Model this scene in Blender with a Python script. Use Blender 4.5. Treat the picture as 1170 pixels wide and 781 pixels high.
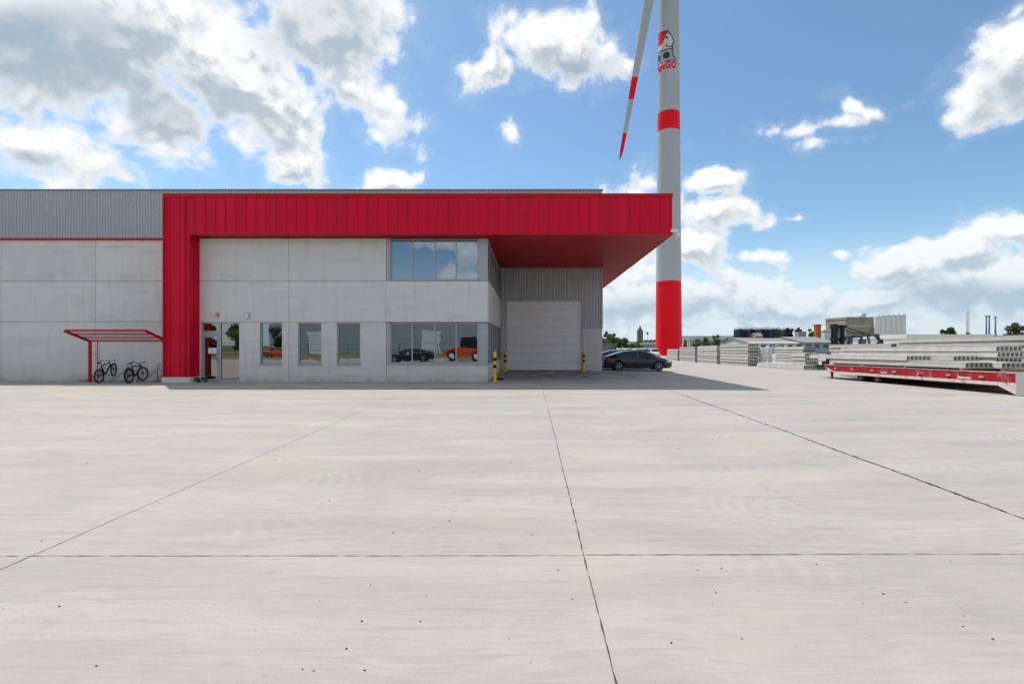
import bpy, bmesh, math, random
from mathutils import Vector, Matrix
R = math.radians
random.seed(7)
scene = bpy.context.scene
COL = scene.collection
for o in list(bpy.data.objects):
    bpy.data.objects.remove(o)

# ---------------------------------------------------------------- camera
F = 552.0; CX = 606.5; HY = 392.5; EYE = 1.9
cam = bpy.data.cameras.new('camera')
cam.sensor_width = 36.0
cam.lens = F / 1170.0 * 36.0
cam.shift_x = -21.5 / 1170.0
cam.shift_y = 2.0 / 1170.0
cam.clip_start = 0.1
cam.clip_end = 9000
camo = bpy.data.objects.new('camera', cam)
camo.location = (0, 0, EYE)
camo.rotation_euler = (R(90), 0, 0)
COL.objects.link(camo)
scene.camera = camo

# ---------------------------------------------------------------- exposure
scene.render.engine = 'CYCLES'
scene.cycles.use_denoising = True
scene.cycles.max_bounces = 6
scene.cycles.diffuse_bounces = 4
scene.cycles.glossy_bounces = 4
scene.cycles.transparent_max_bounces = 8
scene.cycles.caustics_reflective = False
scene.cycles.caustics_refractive = False
scene.view_settings.view_transform = 'Standard'
scene.view_settings.look = 'None'
scene.view_settings.gamma = 1.0
scene.view_settings.exposure = 0.12
scene.view_settings.use_curve_mapping = False

# ---------------------------------------------------------------- node helper
class NT:
    """small wrapper for building node trees with arithmetic"""
    def __init__(self, tree):
        self.t = tree
        self.t.nodes.clear()
    def node(self, typ, **kw):
        n = self.t.nodes.new(typ)
        for k, v in kw.items():
            setattr(n, k, v)
        return n
    def link(self, a, b):
        self.t.links.new(a, b)
    def put(self, sock, v):
        if v is None:
            return
        if isinstance(v, bpy.types.NodeSocket):
            self.link(v, sock)
        else:
            sock.default_value = v
    def m(self, op, a, b=None, c=None, clamp=False):
        n = self.node('ShaderNodeMath', operation=op)
        n.use_clamp = clamp
        self.put(n.inputs[0], a); self.put(n.inputs[1], b)
        if c is not None:
            self.put(n.inputs[2], c)
        return n.outputs[0]
    def v(self, op, a, b=None, scale=None):
        n = self.node('ShaderNodeVectorMath', operation=op)
        self.put(n.inputs[0], a)
        if b is not None:
            self.put(n.inputs[1], b)
        if scale is not None:
            self.put(n.inputs['Scale'], scale)
        return n.outputs['Value'] if op in ('LENGTH', 'DOT_PRODUCT', 'DISTANCE') else n.outputs[0]
    def ramp(self, x, a, b, lo=0.0, hi=1.0, smooth=True):
        n = self.node('ShaderNodeMapRange')
        n.interpolation_type = 'SMOOTHSTEP' if smooth else 'LINEAR'
        self.put(n.inputs['Value'], x)
        for k, val in (('From Min', a), ('From Max', b), ('To Min', lo), ('To Max', hi)):
            self.put(n.inputs[k], val)
        return n.outputs[0]
    def noise(self, vec, scale, detail=4, rough=.5, dist=0.0, dim='3D'):
        n = self.node('ShaderNodeTexNoise')
        n.noise_dimensions = dim
        self.put(n.inputs['Vector'], vec)
        n.inputs['Scale'].default_value = scale
        n.inputs['Detail'].default_value = detail
        n.inputs['Roughness'].default_value = rough
        n.inputs['Distortion'].default_value = dist
        return n.outputs['Fac']
    def voro(self, vec, scale, feature='F1', smooth=None, out='Distance', rnd=1.0):
        n = self.node('ShaderNodeTexVoronoi')
        n.feature = feature
        self.put(n.inputs['Vector'], vec)
        n.inputs['Scale'].default_value = scale
        n.inputs['Randomness'].default_value = rnd
        if smooth is not None:
            n.inputs['Smoothness'].default_value = smooth
        return n.outputs[out]
    def comb(self, x, y, z):
        n = self.node('ShaderNodeCombineXYZ')
        self.put(n.inputs[0], x); self.put(n.inputs[1], y); self.put(n.inputs[2], z)
        return n.outputs[0]
    def sep(self, vec):
        n = self.node('ShaderNodeSeparateXYZ')
        self.put(n.inputs[0], vec)
        return n.outputs
    def mix(self, f, a, b):
        n = self.node('ShaderNodeMix', data_type='RGBA')
        self.put(n.inputs[0], f); self.put(n.inputs[6], a); self.put(n.inputs[7], b)
        return n.outputs[2]

def rgb(r, g, b):
    return (r, g, b, 1.0)

# ---------------------------------------------------------------- sun + sky
SUN_TO = Vector((-3.0, 3.55, 9.2)).normalized()          # direction towards the sun
sun_el = math.asin(SUN_TO.z)
sun_az = math.atan2(SUN_TO.x, SUN_TO.y)                    # from +Y towards +X
sun = bpy.data.lights.new('sun', 'SUN')
sun.energy = 3.55
sun.angle = R(0.53)
sun.color = (1.0, 0.955, 0.89)
suno = bpy.data.objects.new('sun', sun)
suno.rotation_euler = SUN_TO.to_track_quat('Z', 'Y').to_euler()
suno.location = (-30, 30, 90)
COL.objects.link(suno)

world = bpy.data.worlds.new('World')
scene.world = world
world.use_nodes = True

def build_sky():
    n = NT(world.node_tree)
    out = n.node('ShaderNodeOutputWorld')
    sky = n.node('ShaderNodeTexSky', sky_type='NISHITA')
    sky.sun_disc = False
    sky.sun_elevation = sun_el
    sky.sun_rotation = sun_az
    sky.altitude = 50
    sky.air_density = 1.0
    sky.dust_density = 0.7
    sky.ozone_density = 1.2
    bg = n.node('ShaderNodeBackground')
    n.link(n.v('MULTIPLY', sky.outputs[0], (.80, .985, 1.03)), bg.inputs[0])
    bg.inputs[1].default_value = SKY_STRENGTH
    tc = n.node('ShaderNodeTexCoord')
    D = tc.outputs['Generated']

    def P(px, y, rx, ry, w=1.0, rot=0.0):
        return ((px - CX) / F, (HY - y) / F, rx / F, ry / F, w, rot)
    # cloud lobes: centre, radii, weight, tilt, given on the dome's front tangent plane
    blobs = [
        P(90, 40, 250, 120, 1.35), P(275, 95, 140, 84, 1.35, -35), P(370, 25, 110, 80, 1.25, 0),
        P(60, 175, 125, 48, .9, -8), P(430, 110, 78, 42, .95, -48), P(330, 185, 62, 38, .85, -35),
        P(180, 130, 95, 60, 1.0, -20), P(345, 130, 40, 42, .7),
        P(-150, 60, 200, 130, 1.1),
        P(638, 48, 88, 56, 1.05), P(565, 82, 52, 30, .8, 30), P(690, 62, 46, 46, .9),
        P(440, 208, 50, 19, .85), P(580, 153, 13, 16, .62), P(345, 200, 16, 12, .6),
        P(1165, 70, 92, 72, 1.05, 30), P(1120, 120, 50, 40, .8), P(1160, 12, 60, 24, .5, 30),
        P(938, 142, 84, 14, .55, 12), P(985, 122, 40, 11, .48, -20), P(950, 162, 50, 9, .45, 0),
        P(815, 208, 46, 21, .92), P(815, 242, 62, 24, .95), P(800, 282, 52, 32, .95), P(866, 292, 48, 15, .88),
        P(730, 250, 55, 55, .85),
        P(740, 340, 135, 44, 1.15), P(890, 345, 140, 36, 1.15, -5), P(1000, 368, 120, 22, .9), P(820, 375, 240, 22, .8),
        P(1075, 292, 130, 38, 1.15, 6), P(1130, 330, 180, 58, 1.25), P(1160, 262, 76, 36, 1.1), P(1020, 338, 90, 30, 1.05),
        P(1300, 300, 170, 80, 1.0), P(963, 290, 22, 9, .6), P(912, 243, 18, 6, .5), P(885, 300, 20, 8, .5),
        P(1270, 130, 90, 60, .8), P(690, -70, 160, 45, .8), P(1000, -110, 120, 50, .8),
    ]

    def field(vec, fine):
        s = n.sep(vec)
        inv = n.m('DIVIDE', 1.0, n.m('MAXIMUM', s[1], 0.05))
        u = n.m('MULTIPLY', s[0], inv); v_ = n.m('MULTIPLY', s[2], inv)
        # domain warp keeps lobes from reading as ellipses
        warp = n.node('ShaderNodeTexNoise')
        n.put(warp.inputs['Vector'], vec)
        warp.inputs['Scale'].default_value = 9.0
        warp.inputs['Detail'].default_value = 3
        wv = n.v('SCALE', n.v('SUBTRACT', warp.outputs['Color'], (.5, .5, .5)), scale=0.075)
        uv = n.v('ADD', n.comb(u, v_, 0.0), wv)
        uv = n.v('MULTIPLY', uv, (1, 1, 0))
        acc = None
        for (cu, cv, ru, rv, w, rot) in blobs:
            d = n.v('SUBTRACT', uv, (cu, cv, 0.0))
            if rot:
                a = R(rot)
                # rotate with two dot products
                ax = n.v('DOT_PRODUCT', d, (math.cos(a) / ru, math.sin(a) / ru, 0))
                ay = n.v('DOT_PRODUCT', d, (-math.sin(a) / rv, math.cos(a) / rv, 0))
                ln = n.m('SQRT', n.m('ADD', n.m('MULTIPLY', ax, ax), n.m('MULTIPLY', ay, ay)))
            else:
                ln = n.v('LENGTH', n.v('MULTIPLY', d, (1 / ru, 1 / rv, 0)))
            val = n.m('MULTIPLY_ADD', ln, -w, w)
            acc = val if acc is None else n.m('SMOOTH_MAX', acc, val, 0.12)
        front = n.ramp(s[1], 0.12, 0.3)
        acc = n.m('MAXIMUM', acc, -1.0)
        # generic broken cloud elsewhere on the dome
        gv = n.v('MULTIPLY', vec, (1, 1, 1.7))
        gen = n.ramp(n.noise(gv, 2.1, 3, .5), 0.36, 0.60, -0.75, 0.8)
        gen = n.m('ADD', gen, n.m('MULTIPLY', n.m('MULTIPLY', n.ramp(s[2], .03, .12), n.ramp(s[2], .42, .22)), .55))
        acc = n.m('ADD', n.m('MULTIPLY', acc, front), n.m('MULTIPLY', gen, n.m('SUBTRACT', 1.0, front)))
        big = n.noise(vec, 11.0, fine, .62, .35)
        puff = n.voro(n.v('ADD', vec, n.v('SCALE', wv, scale=.35)), 19.0, 'SMOOTH_F1', .35)
        puff2 = n.voro(n.v('ADD', vec, n.v('SCALE', wv, scale=.2)), 47.0, 'SMOOTH_F1', .35)
        f = n.m('ADD', acc, n.m('MULTIPLY', n.m('SUBTRACT', big, .5), 1.9))
        f = n.m('ADD', f, n.m('MULTIPLY', n.m('SUBTRACT', .42, puff), .50))
        f = n.m('ADD', f, n.m('MULTIPLY', n.m('SUBTRACT', .42, puff2), .24))
        return f, acc

    f0, base0 = field(D, 9)
    # second sample a little nearer the light gives the lit side and the grey side of each puff
    L = Vector((-0.25, 0, 1.0)).normalized() * 0.020
    f1, base1 = field(n.v('ADD', D, tuple(L)), 9)
    alpha = n.ramp(f0, -0.02, 0.42)
    wisp = n.m('MULTIPLY', n.ramp(f0, -0.28, 0.05), 0.07)
    alpha = n.m('MAXIMUM', alpha, wisp)
    lit = n.ramp(n.m('SUBTRACT', f0, f1), -0.26, 0.26)
    # the thick bank high on the left is seen from its shaded underside
    sv = n.sep(D); iy = n.m('DIVIDE', 1.0, n.m('MAXIMUM', sv[1], .05))
    uvb = n.comb(n.m('MULTIPLY', sv[0], iy), n.m('MULTIPLY', sv[2], iy), 0.0)
    deep = None
    for (cu, cv, ru, rv, w, rot) in (P(50, 60, 200, 90), P(205, 118, 100, 62), P(358, 25, 105, 82), P(1180, 105, 80, 45), P(1130, 338, 150, 26), P(760, 350, 120, 18), P(640, 82, 70, 24), P(30, 188, 70, 22)):
        ln = n.v('LENGTH', n.v('MULTIPLY', n.v('SUBTRACT', uvb, (cu, cv, 0)), (1 / ru, 1 / rv, 0)))
        v_ = n.ramp(ln, 1.0, .25)
        deep = v_ if deep is None else n.m('MAXIMUM', deep, v_)
    soft = n.ramp(n.noise(D, 6.0, 5, .55, .3), .36, .62)
    body = n.ramp(f0, .10, .62)
    grey = n.m('MULTIPLY', n.m('MULTIPLY', deep, body), n.m('ADD', n.m('MULTIPLY', soft, .55), .42))
    under = n.m('MULTIPLY', n.m('SUBTRACT', 1.0, lit), n.m('MULTIPLY', body, .80))
    shade = n.m('SUBTRACT', n.m('ADD', grey, under), n.m('MULTIPLY', grey, under), clamp=True)
    c = n.mix(shade, rgb(.97, .98, .98), rgb(.37, .46, .54))
    low = n.ramp(sv[2], 0.0, 0.22, 1.0, 0.0)
    c = n.mix(n.m('MULTIPLY', low, .55), c, rgb(.45, .62, .77))
    cb = n.node('ShaderNodeBackground')
    n.link(c, cb.inputs[0])
    cb.inputs[1].default_value = 0.97
    # haze veil near the horizon
    veil = n.m('MULTIPLY', n.ramp(sv[2], 0.0, 0.22, 1.0, 0.0), .86)
    alpha = n.m('MAXIMUM', alpha, veil)
    mx = n.node('ShaderNodeMixShader')
    n.link(n.m('MULTIPLY', alpha, .97), mx.inputs[0]); n.link(bg.outputs[0], mx.inputs[1]); n.link(cb.outputs[0], mx.inputs[2])
    n.link(mx.outputs[0], out.inputs[0])

SKY_STRENGTH = 0.132
build_sky()
world.cycles.sampling_method = 'MANUAL'
world.cycles.sample_map_resolution = 512

# ---------------------------------------------------------------- materials
MATS = {}
def mat(name, col, rough=.6, metal=0.0, var=0.0, vscale=3.0, bump=0.0, bscale=40.0, spec=.5, emit=None, coat=0.0, vec_scale=None, dirt=None, ior=None):
    if name in MATS:
        return MATS[name]
    m = bpy.data.materials.new(name)
    m.use_nodes = True
    n = NT(m.node_tree)
    o = n.node('ShaderNodeOutputMaterial')
    p = n.node('ShaderNodeBsdfPrincipled')
    n.link(p.outputs[0], o.inputs[0])
    tc = n.node('ShaderNodeTexCoord')
    vec = tc.outputs['Object']
    if vec_scale:
        vec = n.v('MULTIPLY', vec, vec_scale)
    c = rgb(*col)
    if var > 0:
        f = n.ramp(n.noise(vec, vscale, 6, .62), .25, .75)
        f2 = n.noise(vec, vscale * 6, 3, .6)
        f = n.m('ADD', n.m('MULTIPLY', f, .75), n.m('MULTIPLY', f2, .25))
        a = rgb(*[max(0, x * (1 - var)) for x in col]); b = rgb(*[min(1, x * (1 + var)) for x in col])
        c = n.mix(f, a, b)
    if dirt:
        dcol, amount, dscale = dirt
        g = n.ramp(n.noise(n.v('MULTIPLY', vec, (1, 1, .35)), dscale, 7, .7), .52, .72)
        c = n.mix(n.m('MULTIPLY', g, amount), c, rgb(*dcol))
    n.put(p.inputs['Base Color'], c)
    p.inputs['Roughness'].default_value = rough
    p.inputs['Metallic'].default_value = metal
    p.inputs['Specular IOR Level'].default_value = spec
    p.inputs['Coat Weight'].default_value = coat
    if ior:
        p.inputs['IOR'].default_value = ior
    if emit:
        p.inputs['Emission Color'].default_value = rgb(*emit[0]); p.inputs['Emission Strength'].default_value = emit[1]
    if bump > 0:
        b = n.node('ShaderNodeBump')
        b.inputs['Strength'].default_value = bump
        b.inputs['Distance'].default_value = .02
        n.link(n.noise(vec, bscale, 5, .6), b.inputs['Height'])
        n.link(b.outputs[0], p.inputs['Normal'])
    MATS[name] = m
    return m

def yard_material():
    m = bpy.data.materials.new('yard_concrete'); m.use_nodes = True
    n = NT(m.node_tree)
    o = n.node('ShaderNodeOutputMaterial'); p = n.node('ShaderNodeBsdfPrincipled')
    n.link(p.outputs[0], o.inputs[0])
    V = n.node('ShaderNodeTexCoord').outputs['Object']
    s = n.sep(V)
    flat = n.comb(s[0], s[1], 0.0)
    # long bands left by the screed, running across the bays
    warpn = n.node('ShaderNodeTexNoise'); n.put(warpn.inputs['Vector'], flat)
    warpn.inputs['Scale'].default_value = .22; warpn.inputs['Detail'].default_value = 3
    wv = n.v('SCALE', n.v('SUBTRACT', warpn.outputs['Color'], (.5, .5, .5)), scale=1.3)
    wf = n.v('ADD', flat, wv)
    bands = n.noise(n.v('MULTIPLY', wf, (.16, 1.15, 1)), 1.0, 5, .6)
    big = n.noise(flat, .12, 4, .55)
    # arcs of the trowel blades: fine curved ridges around scattered centres
    cell = n.node('ShaderNodeTexVoronoi'); cell.voronoi_dimensions = '2D'; n.put(cell.inputs['Vector'], n.v('MULTIPLY', wf, (.42, .55, 1)))
    cell.inputs['Scale'].default_value = 1.0
    arcs_in = n.m('MULTIPLY', cell.outputs['Distance'], 80.0)
    fine_n = n.noise(n.v('MULTIPLY', wf, (2.2, 5.5, 1)), 2.0, 5, .65)
    arcs = n.m('SINE', n.m('ADD', arcs_in, n.m('MULTIPLY', fine_n, 7.0)))
    arcmask = n.ramp(n.noise(flat, .55, 3, .5), .45, .68)
    broom = n.noise(n.v('MULTIPLY', wf, (1.3, 14.0, 1)), 2.6, 4, .6)
    speck = n.noise(flat, 55.0, 3, .7)
    c = n.mix(n.ramp(bands, .25, .75), rgb(.352, .323, .287), rgb(.482, .446, .402))
    c = n.mix(n.m('MULTIPLY', n.ramp(big, .35, .7), .3), c, rgb(.40, .38, .35))
    c = n.mix(n.m('MULTIPLY', n.m('MULTIPLY', n.ramp(arcs, -.6, 1.0), arcmask), .20), c, rgb(.58, .555, .515))
    c = n.mix(n.m('MULTIPLY', n.ramp(broom, .50, .74), .34), c, rgb(.28, .265, .245))
    c = n.mix(n.m('MULTIPLY', n.ramp(broom, .48, .28), .30), c, rgb(.50, .485, .46))
    streak = n.noise(n.v('MULTIPLY', V, (.5, 9.0, 1)), 1.6, 6, .7, .4)
    c = n.mix(n.m('MULTIPLY', n.ramp(streak, .50, .70), .42), c, rgb(.285, .262, .235))
    c = n.mix(n.m('MULTIPLY', n.ramp(speck, .50, .72), .35), c, rgb(.24, .225, .205))
    c = n.mix(n.m('MULTIPLY', n.ramp(n.noise(flat, 160.0, 2, .6), .52, .75), .3), c, rgb(.22, .21, .20))
    # warm stains
    st = n.ramp(n.noise(n.v('MULTIPLY', wf, (.5, 1.2, 1)), .9, 5, .7), .60, .78)
    c = n.mix(n.m('MULTIPLY', st, .22), c, rgb(.40, .33, .255))
    # tide marks: slow tone ramps that end in a soft curved edge
    tide = n.m('FRACT', n.m('MULTIPLY', n.noise(n.v('MULTIPLY', wf, (.11, .42, 1)), 1.0, 5, .55), 6.0))
    c = n.mix(n.m('MULTIPLY', n.ramp(tide, .30, .92), .16), c, rgb(.27, .262, .25))
    warm = n.ramp(n.noise(flat, .33, 4, .6), .46, .66)
    c = n.mix(n.m('MULTIPLY', warm, .38), c, rgb(.49, .405, .325))
    crk = n.m('ABSOLUTE', n.m('SUBTRACT', n.noise(n.v('MULTIPLY', flat, (.16, .34, 1)), 1.3, 9, .62), .47))
    c = n.mix(n.m('MULTIPLY', n.m('MULTIPLY', n.ramp(crk, .0022, .0), n.ramp(n.noise(flat, .4, 2), .5, .6)), .5), c, rgb(.16, .15, .14))
    # hairline tide lines
    tl = n.m('ABSOLUTE', n.m('SUBTRACT', n.noise(n.v('MULTIPLY', flat, (.05, .55, 1)), 1.0, 6, .6), .5))
    c = n.mix(n.m('MULTIPLY', n.ramp(tl, .004, .0), .22), c, rgb(.22, .21, .20))
    # scattered dark pits and pebbles
    vo = n.node('ShaderNodeTexVoronoi'); vo.voronoi_dimensions = '2D'; n.put(vo.inputs['Vector'], flat); vo.inputs['Scale'].default_value = 1.1
    pits = n.ramp(n.m('ADD', vo.outputs['Distance'], n.m('MULTIPLY', n.sep(vo.outputs['Color'])[0], .035)), .016, .008)
    c = n.mix(n.m('MULTIPLY', pits, .85), c, rgb(.07, .062, .055))
    vo2 = n.node('ShaderNodeTexVoronoi'); vo2.voronoi_dimensions = '2D'; n.put(vo2.inputs['Vector'], flat); vo2.inputs['Scale'].default_value = 6.0
    pit2 = n.ramp(n.m('ADD', vo2.outputs['Distance'], n.m('MULTIPLY', n.sep(vo2.outputs['Color'])[0], .20)), .050, .030)
    c = n.mix(n.m('MULTIPLY', pit2, .6), c, rgb(.15, .135, .12))
    # tyre rubber in front of the gate and dark patches by the wall foot
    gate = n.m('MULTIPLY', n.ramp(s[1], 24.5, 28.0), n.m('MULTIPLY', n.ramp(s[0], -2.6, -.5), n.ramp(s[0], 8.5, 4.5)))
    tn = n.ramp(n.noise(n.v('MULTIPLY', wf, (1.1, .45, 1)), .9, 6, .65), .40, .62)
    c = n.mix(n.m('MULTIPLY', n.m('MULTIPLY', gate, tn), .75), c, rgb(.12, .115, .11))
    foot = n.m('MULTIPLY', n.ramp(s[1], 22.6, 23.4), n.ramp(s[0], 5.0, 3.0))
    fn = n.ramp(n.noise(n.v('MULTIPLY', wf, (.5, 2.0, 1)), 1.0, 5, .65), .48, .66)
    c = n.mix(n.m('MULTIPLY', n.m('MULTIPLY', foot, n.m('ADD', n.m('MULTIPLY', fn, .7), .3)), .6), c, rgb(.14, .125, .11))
    n.put(p.inputs['Base Color'], c)
    n.put(p.inputs['Roughness'], n.ramp(bands, .3, .7, .70, .88))
    p.inputs['Specular IOR Level'].default_value = .35
    b = n.node('ShaderNodeBump'); b.inputs['Strength'].default_value = .35; b.inputs['Distance'].default_value = .012
    h = n.m('ADD', n.m('MULTIPLY', broom, .6), n.m('MULTIPLY', speck, .4))
    h = n.m('ADD', h, n.m('MULTIPLY', n.m('MULTIPLY', arcs, arcmask), .12))
    n.link(h, b.inputs['Height']); n.link(b.outputs[0], p.inputs['Normal'])
    return m

def panel_concrete():
    """precast wall panel: fine mottling, drips, faint cloudy tone differences"""
    m = bpy.data.materials.new('panel_concrete'); m.use_nodes = True
    n = NT(m.node_tree)
    o = n.node('ShaderNodeOutputMaterial'); p = n.node('ShaderNodeBsdfPrincipled')
    n.link(p.outputs[0], o.inputs[0])
    V = n.node('ShaderNodeTexCoord').outputs['Object']
    info = n.node('ShaderNodeObjectInfo')
    cloud = n.noise(V, .9, 6, .62, .6)
    fine = n.noise(V, 14.0, 4, .6)
    drip = n.noise(n.v('MULTIPLY', V, (3.5, 3.5, .35)), 1.0, 6, .65)
    pore = n.voro(V, 38.0)
    base = n.mix(info.outputs['Random'], rgb(.555, .555, .545), rgb(.625, .625, .61))
    c = n.mix(n.m('MULTIPLY', n.ramp(cloud, .35, .68), .42), base, rgb(.66, .65, .625))
    c = n.mix(n.m('MULTIPLY', n.ramp(fine, .5, .75), .22), c, rgb(.42, .41, .39))
    c = n.mix(n.m('MULTIPLY', n.ramp(drip, .52, .74), .34), c, rgb(.40, .385, .36))
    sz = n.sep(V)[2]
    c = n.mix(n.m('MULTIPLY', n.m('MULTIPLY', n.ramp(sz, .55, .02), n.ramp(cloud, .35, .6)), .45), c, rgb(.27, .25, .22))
    band = n.noise(n.v('MULTIPLY', V, (.35, .35, 1.6)), 1.2, 4, .6)
    c = n.mix(n.m('MULTIPLY', n.ramp(band, .5, .7), .30), c, rgb(.43, .44, .45))
    c = n.mix(n.m('MULTIPLY', n.ramp(pore, .09, .05), .35), c, rgb(.25, .24, .23))
    n.put(p.inputs['Base Color'], c)
    p.inputs['Roughness'].default_value = .8
    b = n.node('ShaderNodeBump'); b.inputs['Strength'].default_value = .15; b.inputs['Distance'].default_value = .01
    n.link(fine, b.inputs['Height']); n.link(b.outputs[0], p.inputs['Normal'])
    return m

def leaf_material(name, a, b):
    m = bpy.data.materials.new(name); m.use_nodes = True
    n = NT(m.node_tree)
    o = n.node('ShaderNodeOutputMaterial')
    geo = n.node('ShaderNodeNewGeometry')
    V = n.node('ShaderNodeTexCoord').outputs['Object']
    f = n.m('ADD', n.m('MULTIPLY', geo.outputs['Random Per Island'], .55), n.m('MULTIPLY', n.noise(V, .45, 2), .45))
    c = n.mix(f, rgb(*a), rgb(*b))
    d = n.node('ShaderNodeBsdfDiffuse'); t = n.node('ShaderNodeBsdfTranslucent')
    n.link(c, d.inputs[0]); n.link(c, t.inputs[0])
    mx = n.node('ShaderNodeMixShader'); mx.inputs[0].default_value = .35
    n.link(d.outputs[0], mx.inputs[1]); n.link(t.outputs[0], mx.inputs[2]); n.link(mx.outputs[0], o.inputs[0])
    MATS[name] = m
    return m

def coated_glass(name, base, wob=.10):
    m = bpy.data.materials.new(name); m.use_nodes = True
    n = NT(m.node_tree)
    o = n.node('ShaderNodeOutputMaterial'); p = n.node('ShaderNodeBsdfPrincipled')
    n.link(p.outputs[0], o.inputs[0])
    p.inputs['Base Color'].default_value = rgb(*base)
    p.inputs['Metallic'].default_value = 1.0
    p.inputs['Roughness'].default_value = .015
    V = n.node('ShaderNodeTexCoord').outputs['Object']
    b = n.node('ShaderNodeBump'); b.inputs['Strength'].default_value = wob; b.inputs['Distance'].default_value = .01
    n.link(n.noise(V, .8, 2), b.inputs['Height']); n.link(b.outputs[0], p.inputs['Normal'])
    MATS[name] = m
    return m

M_YARD = yard_material()
M_PANEL = panel_concrete()
M_RED = mat('red_sheet_metal', (.60, .001, .030), rough=.36, var=.20, vscale=1.0, vec_scale=(1.7, 1.7, .14), bump=.03, bscale=2.0, spec=.16, dirt=((.20, .02, .03), .25, 1.2))  # streaky colour variation paints in the uneven sheen of the sheets
M_REDTRIM = mat('red_trim', (.46, .004, .014), rough=.45, spec=.25)
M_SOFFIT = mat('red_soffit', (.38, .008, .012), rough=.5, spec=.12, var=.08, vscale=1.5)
M_CLAD = mat('grey_cladding', (.44, .46, .47), rough=.45, metal=.0, var=.05, vscale=.6, spec=.5)
M_CLADD = mat('coping_dark_grey', (.22, .235, .24), rough=.5)
M_GAP = mat('joint_shadow_gap', (.07, .07, .07), rough=.9)
M_FRAME = mat('aluminium_frame', (.36, .38, .40), rough=.4, metal=.2)
M_ALU = mat('aluminium_panel', (.36, .38, .41), rough=.45, var=.04)
M_GATE = mat('gate_grey_steel', (.74, .74, .75), rough=.5, var=.06, vscale=2.0)
M_GLASS = coated_glass('window_glass', (.27, .31, .34), .35)
M_GLASSUP = coated_glass('upper_window_glass', (.27, .31, .36), .25)
M_GLASSDK = coated_glass('dark_window_glass', (.10, .10, .105), .05)
M_DOORGL = coated_glass('door_glass', (.30, .29, .28), .06)
M_BLACK = mat('black_rubber', (.015, .015, .016), rough=.7)
M_STEELBLK = mat('black_painted_steel', (.014, .015, .019), rough=.55, spec=.25, var=.2)
M_YELLOW = mat('yellow_paint', (.78, .52, .01), rough=.45, var=.08, vscale=6)
M_WHITE = mat('white_paint', (.74, .75, .75), rough=.4, var=.05, vscale=.5)
M_TURB = mat('turbine_white', (.42, .435, .45), rough=.42, var=.04, vscale=.2, dirt=((.36, .36, .35), .25, .4))
M_TURBRED = mat('turbine_red', (.84, .001, .014), rough=.45, spec=.2, var=.06, vscale=.3)
M_SLAB = mat('precast_slab_concrete', (.47, .455, .42), rough=.85, var=.16, vscale=1.6, bump=.2, bscale=20, dirt=((.25, .235, .21), .6, 1.6))
M_SLAB2 = mat('precast_slab_concrete_pale', (.55, .54, .51), rough=.85, var=.14, vscale=1.4, bump=.2, bscale=20, dirt=((.34, .33, .30), .5, 1.3))
M_WOOD = mat('timber', (.33, .19, .10), rough=.8, var=.35, vscale=4)
M_TIRE = mat('tyre_rubber', (.02, .02, .02), rough=.8)
M_RIM = mat('alloy_rim', (.40, .41, .43), rough=.35, metal=.7)
M_CARDK = mat('dark_grey_car_paint', (.009, .012, .017), rough=.3, coat=.45, spec=.4)
M_CARSIL = mat('silver_blue_car_paint', (.16, .19, .23), rough=.3, coat=.8, metal=.3)
M_NAVY = mat('navy_van_paint', (.018, .024, .05), rough=.35, coat=.6)
M_CARGL = mat('car_glass', (.012, .015, .018), rough=.05, spec=.9, coat=.5)
M_LAMPR = mat('red_lamp_lens', (.45, .01, .015), rough=.2)
M_LAMPW = mat('clear_lamp_lens', (.65, .68, .70), rough=.15, coat=1)
M_PLINTH = mat('plinth_concrete', (.62, .61, .58), rough=.8, var=.1, vscale=3)
M_LOGOWHITE = mat('emblem_white', (.60, .62, .63), rough=.5)
M_LOGOGREY = mat('emblem_grey', (.34, .36, .38), rough=.5)
M_LOGOBLACK = mat('emblem_black', (.012, .012, .018), rough=.5)
M_POLY = mat('polycarbonate_sheet', (.46, .48, .50), rough=.25, spec=.6)

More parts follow.
